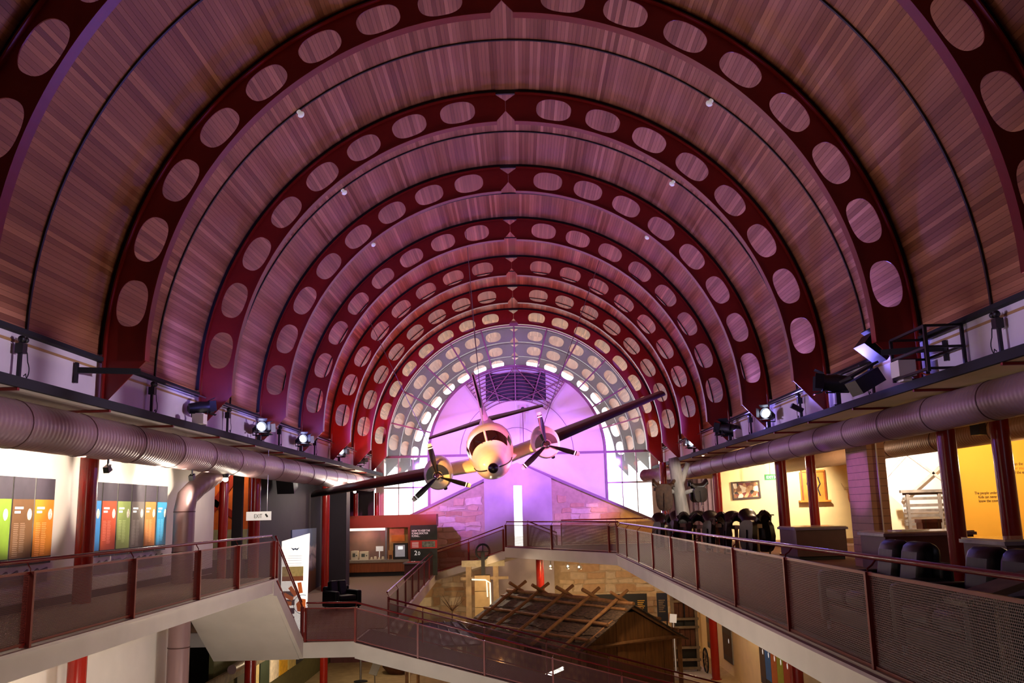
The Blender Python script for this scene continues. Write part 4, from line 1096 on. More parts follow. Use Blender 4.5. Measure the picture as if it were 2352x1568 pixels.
for k, z in enumerate((6.5, 6.62, 6.8, 6.98, 7.16, 7.4, 7.58)): part('slat', MB().mm(13.9, 15.4, 33.05, 33.1, z, z + .1), M_GREYWOOD, t)
part('lintel', MB().mm(13.8, 15.5, 32.95, 33.1, 7.66, 7.76), M_GREYWOOD, t)
t = thing('travel_chest', 'brown travelling trunk in front of the timber shack', 'trunk', (14.3, 32, UP))
part('box', MB().mm(13.95, 14.6, 31.8, 32.3, UP + .25, 6.62), M_OLDWOOD, t)
part('lid', MB().mm(13.92, 14.63, 31.77, 32.33, 6.62, 6.74), M_OLDWOOD, t)
for s_ in (14.05, 14.5): part('strap', MB().mm(s_ - .03, s_ + .03, 31.76, 31.8, UP + .25, 6.74), M_SADDLE2, t)
part('stand', MB().mm(14.0, 14.55, 31.85, 32.25, UP, UP + .25), M_GREYWOOD, t)
# clad square column
t = thing('clad_column', 'square boarded column, purple lit on one side and tan on the other', 'column', (8.57, 22.1, UP))
part('core', MB().mm(8.304, 8.716, 21.404, 22.796, UP, 9.28), M_DARK, t)
for k in range(20):
    z = UP + k * .172
    part('cladding_board', MB().mm(8.3, 8.72, 21.4, 22.8, z + .004, min(9.28, z + .168)), mat('tan_boarding', '#a97a5c', .5, noise=.08), t)
part('corner_strip', MB().mm(8.5, 8.53, 21.37, 21.4, UP, 9.28), M_WHITE, t)
# display cases
def case(x0, x1, y0, y1, lab, zt=6.75):
    t = thing('display_case', lab, 'display case', ((x0 + x1) / 2, (y0 + y1) / 2, UP), group='long counters in the right aisle')
    part('kick', MB().mm(x0 + .06, x1 - .06, y0 + .06, y1 - .06, UP, UP + .1), M_BLACK, t)
    part('body', MB().mm(x0, x1, y0, y1, UP + .1, zt - .09), mat('case_brown', '#5a3a34', .5, noise=.1), t)
    part('top', MB().mm(x0 - .05, x1 + .05, y0 - .05, y1 + .05, zt - .09, zt - .03), mat('case_top', '#8a7f90', .25), t)
    part('glass_top', MB().mm(x0 - .02, x1 + .02, y0 - .02, y1 + .02, zt - .03, zt), mat('case_top_sheet', '#d9c6a4', .12, noise=.1, scale=2), t)
case(7.68, 9.05, 25.4, 27.0, 'display counter between the saddle row and the clad column')
case(7.75, 9.6, 19.4, 20.8, 'display counter in front of the clad column, behind the sofas')
case(7.75, 10.6, 14.6, 16.0, 'display counter at the right edge behind the sofas')
solo('open_book_sheet', MB().box((8.5, 20.0, 6.765), (.7, .45, .02), Matrix.Rotation(.3, 3, 'Z')), mat('pale_sheet', '#e8e2dc', .5, noise=.2, scale=8), 'white printed sheet on the counter before the clad column', 'sheet')
# sofas
def sofa(x, y, label, tr_):
    t = thing('sofa', label, 'sofa', (x, y, UP), rz=-PI / 2, group='black sofas by the right railing')
    def lp(n_, mb, bw=.05):
        o = part(n_, mb, M_LEATHER, t, smooth=True, local=True); bv = o.modifiers.new('b', 'BEVEL'); bv.width = bw; bv.segments = 3; return o
    lp('base', MB().mm(-.84, .84, -.38, .42, .08, .3))
    for s_ in (-1, 1):
        lp('seat_cushion', MB().mm(s_ * .015, s_ * .64, -.42, .24, .3, .47), .06)
        o = lp('back_cushion', MB().box((s_ * .33, .33, .68), (.62, .25, .54), Matrix.Rotation(-.18, 3, 'X')), .12)
        lp('arm', MB().mm(s_ * .66, s_ * .86, -.44, .44, .08, .62), .06)
        for k in range(5):
            xx = s_ * .33 + (k - 2) * .1
            part('crease', MB().tube([(xx, .2, .52), (xx + .01, .235, .7), (xx, .265, .86)], .008, 5), M_LEATHER, o, local=True, smooth=True)
    lp('back', MB().mm(-.84, .84, .34, .48, .08, .76))
    for sx in (-1, 1):
        for sy in (-1, 1): part('foot', MB().cyl((sx * .76, sy * .36, 0), (sx * .76, sy * .36, .09), .025, 8), M_STEEL, t, local=True)
    t.scale = (1.04, 1.04, 1.14)
sofa(4.33, 11.0, 'black leather two seat sofa, farther of the pair at the right railing', 0)
sofa(4.4, 8.9, 'black leather two seat sofa, nearer of the pair at the right edge', 0)
# slanted reading lectern
t = thing('lectern', 'grey framed slanted reading stand at the right edge before the sofas', 'lectern', (4.2, 7.55, UP))
part('leg', MB().mm(3.92, 4.0, 7.5, 7.58, UP, 6.66), M_GREYWOOD, t)
part('leg', MB().mm(4.6, 4.68, 7.5, 7.58, UP, 6.85), M_GREYWOOD, t)
part('tray', MB().bar((3.6, 7.55, 6.58), (4.85, 7.55, 6.95), .4, .05), M_GREYWOOD, t)
part('text_sheet', MB().bar((4.3, 7.3, 6.7), (4.9, 7.3, 6.87), .3, .02, (0, -1, .4)), M_LIGHTBOX, t)
# T-shaped barrier stand by the cream wall
t = thing('barrier_stand', 'thin black T shaped stand by the cream wall', 'stand', (9.6, 35, UP))
part('post', MB().mm(9.57, 9.63, 34.97, 35.03, UP, 6.95), M_BLACK, t)
part('cross_bar', MB().mm(9.2, 9.75, 34.97, 35.03, 6.95, 7.0), M_BLACK, t)

# ---- saddles
def saddle_parts(t, m=M_SADDLE, s=1.0, flap=.5):
    R_ = []
    for i in range(15):
        y = -.34 + .68 * i / 14; u = (y + .34) / .68
        h = .13 * math.exp(-((u - .06) / .13) ** 2) + .17 * math.exp(-((u - .97) / .16) ** 2) + .02
        wd = .15 + .07 * u - .03 * math.exp(-((u - .4) / .2) ** 2)
        ring = []
        for j in range(11):
            a = math.radians(-105 + 21 * j)
            ring.append((wd * math.sin(a) * s, y * s, (h + .16 * math.cos(a)) * s))
        for j in range(10, -1, -1):
            a = math.radians(-105 + 21 * j)
            ring.append((wd * .8 * math.sin(a) * s, y * s, (h - .03 + .12 * math.cos(a)) * s))
        R_.append(ring)
    part('seat', MB().rings(R_), m, t, smooth=True, local=True)
    for sx in (-1, 1):
        out = []
        n_ = 14
        for j in range(n_):
            a = 2 * PI * j / n_
            ca, sa = math.cos(a), math.sin(a); out.append(((.25 + .03 * sa) * math.copysign(abs(ca) ** .6, ca), -.24 + .34 * math.copysign(abs(sa) ** .6, sa) * (flap / .5)))
        mb = MB()
        R2 = []
        for k, off in enumerate((-.08, .03)):
            R2.append([((sx * (.19 + off + .05 * (1 - ((z + .28) / .32) ** 2) + .02)) * s, y * s, z * s) for y, z in out])
        mb.rings(R2); part('flap', mb, m, t, smooth=True, local=True)
        part('stirrup_strap', MB().bar((sx * .26 * s, -.02, -.1 * s), (sx * .29 * s, .0, -.62 * s), .05, .012, (0, 1, 0)), m, t, local=True)
        cz_ = -.7 * s
        part('stirrup', MB().tube([(sx * .29 * s, .07 * math.cos(2 * PI * i / 12), cz_ + .08 * math.sin(2 * PI * i / 12)) for i in range(12)], .01, 6, True), M_STEEL, t, local=True, smooth=True)
    part('horn_roll', MB().tube([(-.16 * s, -.28 * s, .16 * s), (0, -.33 * s, .26 * s), (.16 * s, -.28 * s, .16 * s)], .045 * s, 8), m, t, local=True, smooth=True)
names = ['black saddle at the far left end of the row under the trunk', 'black saddle second from the trunk in the row', 'dark saddle with purple sheen third from the trunk', 'dark saddle fourth in the row behind the pale rope', 'dark saddle next to last in the row', 'dark saddle at the right end of the row on a pale post']
p0, p1 = Vector((5.35, 33.4, 0)), Vector((7.45, 28.7, 0))
for i in range(6):
    p = p0.lerp(p1, i / 5); zz = 6.72 + (.05 if i % 2 else 0)
    t = thing('saddle', names[i], 'saddle', (p.x, p.y, zz), rz=math.radians([18, 4, -12, 14, -2, 20][i]), group='row of saddles on stands')
    saddle_parts(t, M_SADDLE, 1.35 + .06 * (i % 3))
    s_ = thing('saddle_stand', ['pale', 'second pale', 'third pale', 'rope draped pale', 'fifth pale', 'white topped pale'][i] + ' timber post stand under the saddle row', 'stand', (p.x, p.y, UP), group='saddle stands')
    part('post', MB().cyl((p.x, p.y, UP), (p.x, p.y, zz - .02), .06, 10), M_OAK, s_, smooth=True)
    part('cross_piece', MB().mm(p.x - .1, p.x + .1, p.y - .3, p.y + .3, zz - .1, zz + .02), M_OAK, s_)
mb = MB()
c0 = p0.lerp(p1, .6)
for k in range(4):
    mb.tube([(c0.x + .2 * math.sin(a) * (1 + .1 * k), c0.y - .36, 6.5 + (.38 + .05 * k) * math.cos(a)) for a in [math.radians(-110 + 20 * i) for i in range(12)]], .012, 6)
solo('coiled_rope', mb, mat('pale_rope', '#b7a878', .8), 'pale coiled stockwhip rope hanging over the saddles', 'rope', smooth=True)
# tree trunk
t = thing('tree_trunk', 'grey forked tree trunk carrying two hung saddles', 'tree trunk', (5.85, 32.5, UP))
part('stem', MB().tube([(5.9, 32.5, UP), (5.88, 32.5, 6.8), (5.8, 32.5, 7.6), (5.72, 32.5, 8.3), (5.66, 32.5, 8.9), (5.62, 32.5, 9.1)], [.3, .26, .23, .22, .21, .17], 14), M_TRUNK, t, smooth=True)
part('fork', MB().tube([(5.8, 32.5, 8.1), (5.98, 32.5, 8.5), (6.14, 32.5, 8.9)], [.14, .1, .085], 10), M_TRUNK, t, smooth=True)
part('splinter', MB().tube([(5.72, 32.45, 8.85), (5.8, 32.45, 9.05)], [.08, .04], 6), M_TRUNK, t)
part('arm', MB().tube([(5.75, 32.5, 7.85), (5.3, 32.4, 7.95), (4.85, 32.4, 8.0)], [.09, .07, .06], 8), M_TRUNK, t, smooth=True)
part('arm', MB().tube([(5.8, 32.5, 7.8), (6.2, 32.4, 7.92), (6.65, 32.4, 8.0)], [.09, .07, .06], 8), M_TRUNK, t, smooth=True)
t = thing('saddle', 'brown saddle hung on the left arm of the tree trunk', 'saddle', (5.22, 32.4, 7.98), rz=math.radians(78)); saddle_parts(t, M_SADDLE2, 1.15, .6)
t = thing('saddle', 'black saddle hung on the right arm of the tree trunk', 'saddle', (6.42, 32.4, 8.0), rz=math.radians(-80)); saddle_parts(t, M_SADDLE, .95, .42)
# spots and added fill for this aisle
lamp('SPOT', 'trunk_fill', (6.6, 27.4, 9.35), (5.75, 32.5, 7.9), (1, .9, .8), 900, .06, 24, .6)  # added spot to brighten the tree trunk
lamp('SPOT', 'aisle_spot', (12.2, 37.6, 9.1), (11.4, 40, 7.6), (1, .84, .58), 1100, .08, 120, .7)
lamp('SPOT', 'aisle_spot', (9.3, 37.0, 9.1), (9.9, 40, 7.9), (1, .75, .5), 160, .08, 90, .7)
lamp('SPOT', 'aisle_spot', (13.6, 24.3, 9.1), (13.8, 27, 7.8), (1, .8, .45), 560, .08, 120, .7)
lamp('SPOT', 'aisle_spot', (13.5, 31.5, 9.15), (14.2, 34, 8.0), (1, .95, .9), 950, .08, 120, .6)
lamp('POINT', 'aisle_fill', (12.0, 20.0, 8.2), None, (1, .72, .42), 160, .15)  # added ambient point fill, no fitting in the aisle
lamp('POINT', 'aisle_fill', (8.9, 31.0, 8.7), None, (1, .7, .5), 190, .15)
lamp('POINT', 'aisle_fill', (8.5, 8.5, 8.6), None, (.8, .75, 1), 25, .2)
for (x, y, z) in ((9.0, 24.0, 8.55), (9.2, 17.9, 8.75)):
    s_ = thing('speaker_box', 'small black speaker under the right duct near the ' + ('clad column' if y > 20 else 'yellow wall'), 'speaker', (x, y, z - .12))
    part('cabinet', MB().box((x, y, z), (.22, .2, .24), Matrix.Rotation(.5, 3, 'Z')), M_BLACK, s_)
    part('bracket', MB().cyl((x, y, z + .1), (x, y, 9.28), .015, 6), M_BLACK, s_)

# ================================================================== GROUND FLOOR EXHIBITS
# ---- bark roofed hut (local: x along the ridge, y across, z up)
HA, HB = Vector((3.62, 31.0, 0)), Vector((-.32, 36.7, 0))
hd = (HB - HA); HL = hd.length; hang = math.atan2(hd.y, hd.x)
hut = thing('bark_hut', 'bark roofed slab hut with pole lattice in the middle of the hall', 'hut', (HA.x, HA.y, GR), rz=hang)
RZ, EZ, HWD = 3.92, 2.83, 2.12      # ridge and eave height above ground, half width
def hp(name, mb, m, smooth=False): return part(name, mb, m, hut, smooth=smooth, local=True)
wb = 1.85
def slope_z(y): return RZ - (RZ - EZ) * abs(y) / HWD
for s_ in (-1, 1):
    for i in range(11):
        x0 = -.3 + i * (HL + .5) / 11; x1 = x0 + (HL + .5) / 11 + .07
        for a, b in ((0, .85), (.75, 1.6), (1.5, 2.35)):
            R_ = []
            lift = .06 - a * .04
            j = [random.uniform(-.03, .03) for _ in range(8)]
            q = []
            for (x, y, k) in ((x0 + j[0], a, 0), ((x0 + x1) / 2, a, 1), (x1 + j[1], a, 2), (x1 + j[2], b + j[3] * 2, 3), ((x0 + x1) / 2, b + j[4] * 2, 4), (x0 + j[5], b + j[6] * 2, 5)):
                q.append((x, s_ * y, slope_z(y) + lift + (.025 if k in (1, 4) else 0)))
            mb = MB().add(q + [(x, y, z - .03) for x, y, z in q], [(0, 1, 4, 5), (1, 2, 3, 4), (11, 10, 7, 6), (10, 9, 8, 7), (0, 6, 7, 1), (1, 7, 8, 2), (2, 8, 9, 3), (3, 9, 10, 4), (4, 10, 11, 5), (5, 11, 6, 0)])
            hp('bark_sheet', mb, M_BARK)
def wob(a, b, r, n=6, amp=.03):
    a, b = Vector(a), Vector(b)
    return MB().tube([a.lerp(b, i / n) + (Vector((random.uniform(-amp, amp), random.uniform(-amp, amp), random.uniform(-amp, amp) * .5)) if 0 < i < n else Vector()) for i in range(n + 1)], [r * random.uniform(.85, 1.15) for _ in range(n + 1)], 8)
for i in range(5):
    x = .45 + i * (HL - .9) / 4
    for s_ in (-1, 1):
        xo = x + s_ * .05
        up_ = .42
        a = (xo, -s_ * .42, RZ + .1 + .36); b = (xo + random.uniform(-.05, .05), s_ * 2.55, slope_z(2.55) + .13)
        hp('crossed_pole', wob(a, b, .062), M_POLE, True)
for s_ in (-1, 1):
    for y in (.35, 1.15, 1.95):
        hp('lashing_pole', wob((-.25, s_ * y, slope_z(y) + .12), (HL + .2, s_ * y, slope_z(y) + .12), .05, 9, .025), M_POLE, True)
hp('ridge_pole', wob((-.25, 0, RZ + .1), (HL + .3, 0, RZ + .1), .07, 8, .02), M_POLE, True)
nsl = 9
for e in (0, HL):
    for i in range(nsl):
        y0_ = -wb + 2 * wb * i / nsl; y1_ = y0_ + 2 * wb / nsl - .012
        za, zb_ = slope_z(y0_) - .08, slope_z(y1_) - .08
        d = random.uniform(-.012, .012)
        q = [(y0_, .02), (y1_, .02), (y1_, zb_), (y0_, za)]
        hp('wall_slab', MB().prismX(q, e - .03 + d, e + .03 + d), M_SLAB)
    hp('tie_beam', wob((e + (-.06 if e == 0 else .06), -2.3, EZ - .05), (e + (-.06 if e == 0 else .06), 2.3, EZ - .05), .07, 5, .01), M_POLE, True)
    hp('barge_pole', wob((e - .1, 0, RZ), (e - .1, -2.4, slope_z(2.4)), .05, 5, .01), M_POLE, True)
    hp('barge_pole', wob((e - .1, 0, RZ), (e - .1, 2.4, slope_z(2.4)), .05, 5, .01), M_POLE, True)
ns2 = 26
for s_ in (-1, 1):
    for i in range(ns2):
        x0 = HL * i / ns2; d = random.uniform(-.012, .012)
        if s_ > 0 and 9 <= i <= 12: continue
        hp('wall_slab', MB().mm(x0 + .006, x0 + HL / ns2 - .006, s_ * wb - .03 + d, s_ * wb + .03 + d, .02, slope_z(wb) - .05), M_SLAB)
for x in (0, HL / 2, HL):
    for s_ in (-1, 1): hp('corner_post', MB().cyl((x, s_ * 2.2, 0), (x, s_ * 2.2, EZ + .02), .08, 8), M_POLE, True)
lamp('SPOT', 'hut_fill', (-1.5, 39.0, 5.3), (.3, 33.5, 3.2), (1, .78, .55), 420, .1, 100, .8)  # added spots to brighten the hut roof
lamp('SPOT', 'hut_fill', (3.0, 29.6, 5.2), (2.5, 32.5, 2.8), (1, .72, .42), 110, .1, 110, .8)
lamp('POINT', 'hut_lamp', (-.8, 34.0, 1.9), None, (1, .75, .45), 45, .1)
# skillion lean-to roof on the near left
lt = thing('lean_to_roof', 'low dark iron lean-to roof left of the bark hut', 'roof', (-3.4, 34, GR))
mb = MB()
q = [(-3.9, 31.2, 3.0), (-1.3, 31.0, 3.1), (-2.3, 34.6, 3.4), (-3.9, 34.9, 3.35)]
mb.add(q + [(x, y, z - .06) for x, y, z in q], [(0, 1, 2, 3), (7, 6, 5, 4), (0, 4, 5, 1), (1, 5, 6, 2), (2, 6, 7, 3), (3, 7, 4, 0)])
part('sheet', mb, mat('dark_iron_roof', '#2a2220', .6, noise=.3, scale=3), lt)
for k in range(7):
    f_ = k / 6; a = Vector(q[0]).lerp(Vector(q[1]), f_); b = Vector(q[3]).lerp(Vector(q[2]), f_)
    part('rib', MB().tube([a + Vector((0, 0, .02)), b + Vector((0, 0, .02))], .03, 6), mat('dark_iron_roof', '#2a2220'), lt)
for x, y in ((-3.8, 31.4), (-1.5, 31.2), (-2.4, 34.4), (-3.8, 34.7)): part('post', MB().cyl((x, y, GR), (x, y, 3.0), .06, 8), M_POLE, lt)
# ---- well headframe with tank
hf = thing('well_headframe', 'timber well headframe with pulley and plank tank before the stone wall', 'headframe', (-1.65, 41.0, GR))
for x in (-2.25, -1.05): part('upright', MB().mm(x - .12, x + .12, 40.88, 41.12, GR, 5.15), M_GREYWOOD, hf)
part('head_beam', MB().mm(-2.55, -.65, 40.86, 41.14, 4.98, 5.25), mat('pale_beam', '#8f877a', .8, noise=.2), hf)
part('lower_beam', MB().mm(-2.6, -.5, 40.85, 40.95, 4.42, 4.54), M_GREYWOOD, hf)
for k in range(6): part('tank_plank', MB().mm(-1.98, -1.3, 40.7, 41.2, GR + .3 + k * .68, GR + .96 + k * .68), mat('tank_timber', '#917c5e', .8, noise=.2, scale=3), hf)
part('pulley_wheel', MB().tube([(-1.6 + .3 * math.cos(2 * PI * i / 20), 40.8, 5.62 + .32 * math.sin(2 * PI * i / 20)) for i in range(20)], .045, 8, True), M_DARK, hf, smooth=True)
part('pulley_spoke', MB().mm(-1.9, -1.3, 40.78, 40.82, 5.6, 5.64).mm(-1.62, -1.58, 40.78, 40.82, 5.3, 5.94), M_DARK, hf)
part('pulley_bracket', MB().mm(-1.68, -1.52, 40.74, 40.86, 4.6, 5.62), M_DARK, hf)
part('hose', MB().tube([(-2.1, 40.66, 4.45), (-1.5, 40.64, 4.42), (-1.3, 40.62, 4.3), (-1.28, 40.62, 2.6)], .035, 8), M_BRIGHT, hf, smooth=True)
part('short_hose', MB().tube([(-1.45, 40.63, 4.4), (-1.42, 40.63, 3.7)], .03, 8), M_BRIGHT, hf, smooth=True)
# spiky dry plant / bush display near gallery edge
t = thing('dry_branches', 'tangle of dry branches by the stone wall below the gallery', 'branches', (-3.0, 41, GR))
mb = MB()
for k in range(26):
    a = random.uniform(0, 2 * PI); l = random.uniform(.5, 1.2)
    b = Vector((-3.0, 41, 3.1)); mb.tube([(-3.0 + random.uniform(-.1, .1), 41, GR + random.uniform(0, 1.5)), b, b + Vector((l * math.cos(a) * .5, l * math.sin(a) * .5, random.uniform(-.2, .8)))], [.02, .015, .006], 5)
part('twigs', mb, M_SADDLE2, t)
# ---- black interpretive boards on the stone wall
for (x0, x1, z0, z1, y, lab) in ((3.4, 6.15, 2.2, 3.25, 45.4, 'wide black board with yellow lettering before the lower stone wall'), (6.42, 6.92, 2.1, 3.38, 44.0, 'tall navy text board beside the wagon')):
    t = thing('interpretive_board', lab, 'board', ((x0 + x1) / 2, y, GR))
    part('board', MB().mm(x0, x1, y, y + .06, z0, z1), mat('board_black', '#16161c', .5, noise=.1) if x1 - x0 > 1 else mat('board_navy', '#1c2030', .5, noise=.1), t)
    for x in (x0 + .06, x1 - .06): part('leg', MB().mm(x - .03, x + .03, y, y + .06, GR, z0), M_DARK, t)
    mb = MB()
    for k in range(7): mb.mm(x1 - min(.55, x1 - x0) + .08, x1 - .12 - .05 * (k % 3), y - .006, y, z1 - .35 - .085 * k, z1 - .31 - .085 * k)
    part('printed_lines', mb, mat('board_amber', '#c89a3a', .6, noise=0) if x1 - x0 > 1 else M_GREYWOOD, t)
# ---- upended wagon
t = thing('old_wagon', 'old brown bullock wagon standing on end by the lower wall', 'wagon', (7.15, 41, GR))
WX0, WX1, WY = 6.65, 7.65, 41.0
for x in (WX0, WX1): part('side_rail', MB().mm(x - .06, x + .06, WY - .1, WY + .1, GR, 4.0), M_GREYWOOD, t)
for k, z in enumerate((.5, .85, 1.35, 2.2, 2.55, 3.3, 3.9)): part('cross_rail', MB().mm(WX0 - .1, WX1 + .1, WY - .14, WY - .04, z - .05, z + .05), M_GREYWOOD, t)
for k in range(4):
    x0 = WX0 + .07 + k * .22
    part('floor_board', MB().mm(x0, x0 + .2, WY + .02, WY + .08, 2.6, 4.0), M_OLDWOOD, t)
    part('floor_board', MB().mm(x0, x0 + .2, WY + .02, WY + .08, 1.4, 2.15), M_OLDWOOD, t)
part('dark_bed', MB().mm(WX0, WX1, WY + .08, WY + .14, .4, 4.0), M_BLACK, t)
part('drawbar', MB().cyl((WX0 + .5, WY - .1, 2.3), (WX0 + .5, WY - .1, 3.9), .03, 8), M_DARK, t)
for x in (WX0 - .25, WX1 + .25):
    w_ = part('wheel', MB().tube([(x, WY - .4 + .5 * math.cos(2 * PI * i / 24), .85 + .5 * math.sin(2 * PI * i / 24)) for i in range(24)], .035, 6, True), M_DARK, t, smooth=True)
    for i in range(8):
        a = 2 * PI * i / 8
        part('spoke', MB().cyl((x, WY - .4, .85), (x, WY - .4 + .5 * math.cos(a), .85 + .5 * math.sin(a)), .018, 6), M_GREYWOOD, w_)
solo('object_label', MB().box((6.6, 40.6, 2.62), (.3, .02, .36), Matrix.Rotation(.1, 3, 'Y')).mm(6.59, 6.61, 40.59, 40.61, GR, 2.45), M_SIGNW, 'white label card standing against the wagon', 'card')
# ---- right lower wall with coloured panels
struct('wall_lower_right', MB().mm(8.95, 9.1, 18, 46.8, GR, 5.43), M_CREAM, 'cream lower wall with coloured panels under the right deck', 'wall')
struct('floor_plinth', MB().mm(5.9, 8.0, 39.6, 42.5, GR, GR + .12), M_CONC, 'pale plinth under the wagon', 'plinth')
def lower_panel(y0, y1, z0, z1, c, lab):
    t = thing('coloured_poster', lab, 'panel', (8.93, (y0 + y1) / 2, z0), group='panels on the lower right wall')
    part('board', MB().mm(8.9, 8.95, y0, y1, z0, z1), mat('panel_edge_grey', '#8d8a88'), t)
    part('field', MB().mm(8.893, 8.9, y0, y1, z0 + .25, z1 - .45), mat('panel_' + c[1:], c, .55, noise=.1), t)
    part('header', MB().mm(8.893, 8.9, y0, y1, z1 - .45, z1), mat('panel_footer', '#25232b'), t)
    part('footer', MB().mm(8.893, 8.9, y0, y1, z0, z0 + .25), mat('panel_footer', '#25232b'), t)
    part('oval', MB().add([(8.89, y0 + (y1 - y0) * .3 + .07 * math.cos(2 * PI * i / 14), z1 - .7 + .1 * math.sin(2 * PI * i / 14)) for i in range(14)], [tuple(range(14))]), M_BRIGHT, t)
lower_panel(43.6, 45.1, .75, 2.35, '#6a4a1c', 'olive brown panel beside the lower red column')
lower_panel(39.9, 41.6, .75, 2.35, '#3a2218', 'dark brown panel right of the lower red column')
for i, (c, l) in enumerate((('#4a3a2c', 'dark brown'), ('#2a6cb8', 'blue'), ('#c86a2c', 'orange'), ('#a8b02c', 'lime green'), ('#b8401c', 'rust red'), ('#a01c1c', 'crimson'))):
    y1_ = 35.3 - i * .78
    lower_panel(y1_ - .76, y1_, .9, 2.75, c, f'{l} panel in the coloured row under the right deck')
t = thing('storage_bin', 'dark green box at the bottom edge under the right deck', 'box', (7.6, 28.2, GR))
part('body', MB().mm(7.2, 8.1, 27.9, 28.6, GR, 1.5), mat('bin_green', '#22302a', .5), t)
part('lid', MB().mm(7.15, 8.15, 27.85, 28.65, 1.5, 1.58), mat('bin_green', '#22302a'), t)
# ---- small exhibits glimpsed under the landing
t = thing('steel_stand', 'blue and steel rope stand on the ground floor under the ramp', 'stand', (-7.0, 41, GR))
part('base', MB().lathe([(.3, GR), (.3, GR + .03), (.05, GR + .08)], (-7.0, 41, 0)), M_DARK, t)
part('pole', MB().cyl((-7.0, 41, GR), (-7.0, 41, 1.9), .05, 10), M_STEEL, t)
part('collar', MB().cyl((-7.0, 41, 1.45), (-7.0, 41, 1.75), .09, 10), mat('stand_blue', '#3a5a9a', .5), t)
t = thing('tilted_label', 'grey tilted label stand on the ground floor under the ramp', 'stand', (-6.2, 39.8, GR))
part('plate', MB().box((-6.2, 39.8, .95), (.35, .04, .5), Matrix.Rotation(-.5, 3, 'X') @ Matrix.Rotation(.3, 3, 'Y')), M_STEEL, t)
part('leg', MB().cyl((-6.2, 39.8, GR), (-6.2, 39.8, .8), .025, 8), M_STEEL, t)
t = thing('timber_post', 'short timber post on the ground floor under the ramp', 'post', (-4.4, 36.5, GR))
part('shaft', MB().mm(-4.5, -4.3, 36.4, 36.6, GR, 1.6), M_OAK, t); part('cap', MB().mm(-4.53, -4.27, 36.37, 36.63, 1.6, 1.66), M_OAK, t)
t = thing('stone_trough', 'rounded brown trough on the ground floor under the ramp', 'trough', (-5.6, 43, GR))
part('bowl', MB().lathe([(.5, GR), (.75, GR + .3), (.8, GR + .5), (.7, GR + .5), (.5, GR + .2)], (-5.6, 43, 0)), M_OLDWOOD, t, smooth=True)
struct('wall_lower_partition', MB().mm(-9.4, -5.6, 46.2, 46.3, GR, 2.6), mat('maroon_partition', '#6a3a3c', .7), 'maroon partition on the ground floor under the gallery', 'wall')
# spots and added fill of the ground floor
for (x, y, z, tx, tz, p) in ((1.3, 38.2, 5.0, 2.6, 3.0, 700), (2.0, 38.0, 5.0, 3.0, 3.2, 800), (2.5, 38.2, 4.95, 5.5, 3.4, 950), (-1.5, 38.5, 4.6, -2.0, 3.2, 380)):
    lamp('SPOT', 'ground_spot', (x, y, z), (tx, 46.6, tz), (1, .66, .3), p, .05, 85, .7)
    if x > 0:
        s_ = thing('track_spot', {1.3: 'white track spotlight nearest the red column under the far platform', 2.0: 'middle white track spotlight under the far platform', 2.5: 'right hand white track spotlight under the far platform'}[x], 'spotlight', (x, y, z), group='track spots under the platform')
        d = Vector((tx - x, 46.6 - y, tz - z)).normalized()
        part('body', MB().tube([Vector((x, y, z + .06)) - d * .14, Vector((x, y, z + .06)) + d * .1], .08, 12), M_WHITE, s_, smooth=True)
        part('lens', MB().tube([Vector((x, y, z + .06)) - d * .15, Vector((x, y, z + .06)) - d * .142], .03, 12), M_WLAMP, s_)
        part('stem', MB().cyl((x, y, z + .1), (x, y, 5.43), .02, 6), M_WHITE, s_)
lamp('POINT', 'ground_fill', (7.6, 36.0, 4.6), None, (1, .75, .45), 150, .15)  # added warm point fill for the ground floor
lamp('POINT', 'ground_fill', (6.0, 42.6, 4.8), None, (1, .75, .45), 90, .15)
lamp('POINT', 'ground_fill', (-7.9, 34.5, 2.9), None, (1, .82, .5), 150, .1)
lamp('POINT', 'ground_fill', (-6.2, 41.5, 3.2), None, (1, .82, .55), 60, .1)
lamp('POINT', 'ground_fill', (-6.5, 15.0, 3.6), None, (1, .85, .65), 150, .3)
lamp('POINT', 'ground_fill', (-3.2, 19.0, 1.4), None, (1, .94, .88), 460, .4)  # added fill lighting soffits and slab edges from below
lamp('POINT', 'ground_fill', (1.0, 13.0, 1.2), None, (1, .9, .82), 420, .4)
lamp('POINT', 'gallery_fill', (-6.4, 40.6, 8.6), None, (1, .72, .5), 190, .1)  # added point fill over the far gallery
lamp('POINT', 'gallery_fill', (-6.9, 36.3, 8.3), None, (1, .85, .75), 150, .1)

t = thing('tube_lamp', 'glaring white tube lamp seen through the central ramp railing', 'lamp', (.95, 29.75, 2.2))
part('housing', MB().bar((.55, 29.8, 2.2), (1.35, 29.8, 2.5), .09, .05), M_WHITE, t)
part('tube', MB().tube([(.52, 29.74, 2.16), (1.33, 29.74, 2.47)], .055, 10), mat('tube_glow', '#ffffff', .3, noise=0, emit=('#fffaf0', 9)), t, smooth=True)
part('stem', MB().cyl((.95, 29.8, GR), (.95, 29.8, 2.33), .02, 6), M_DARK, t)

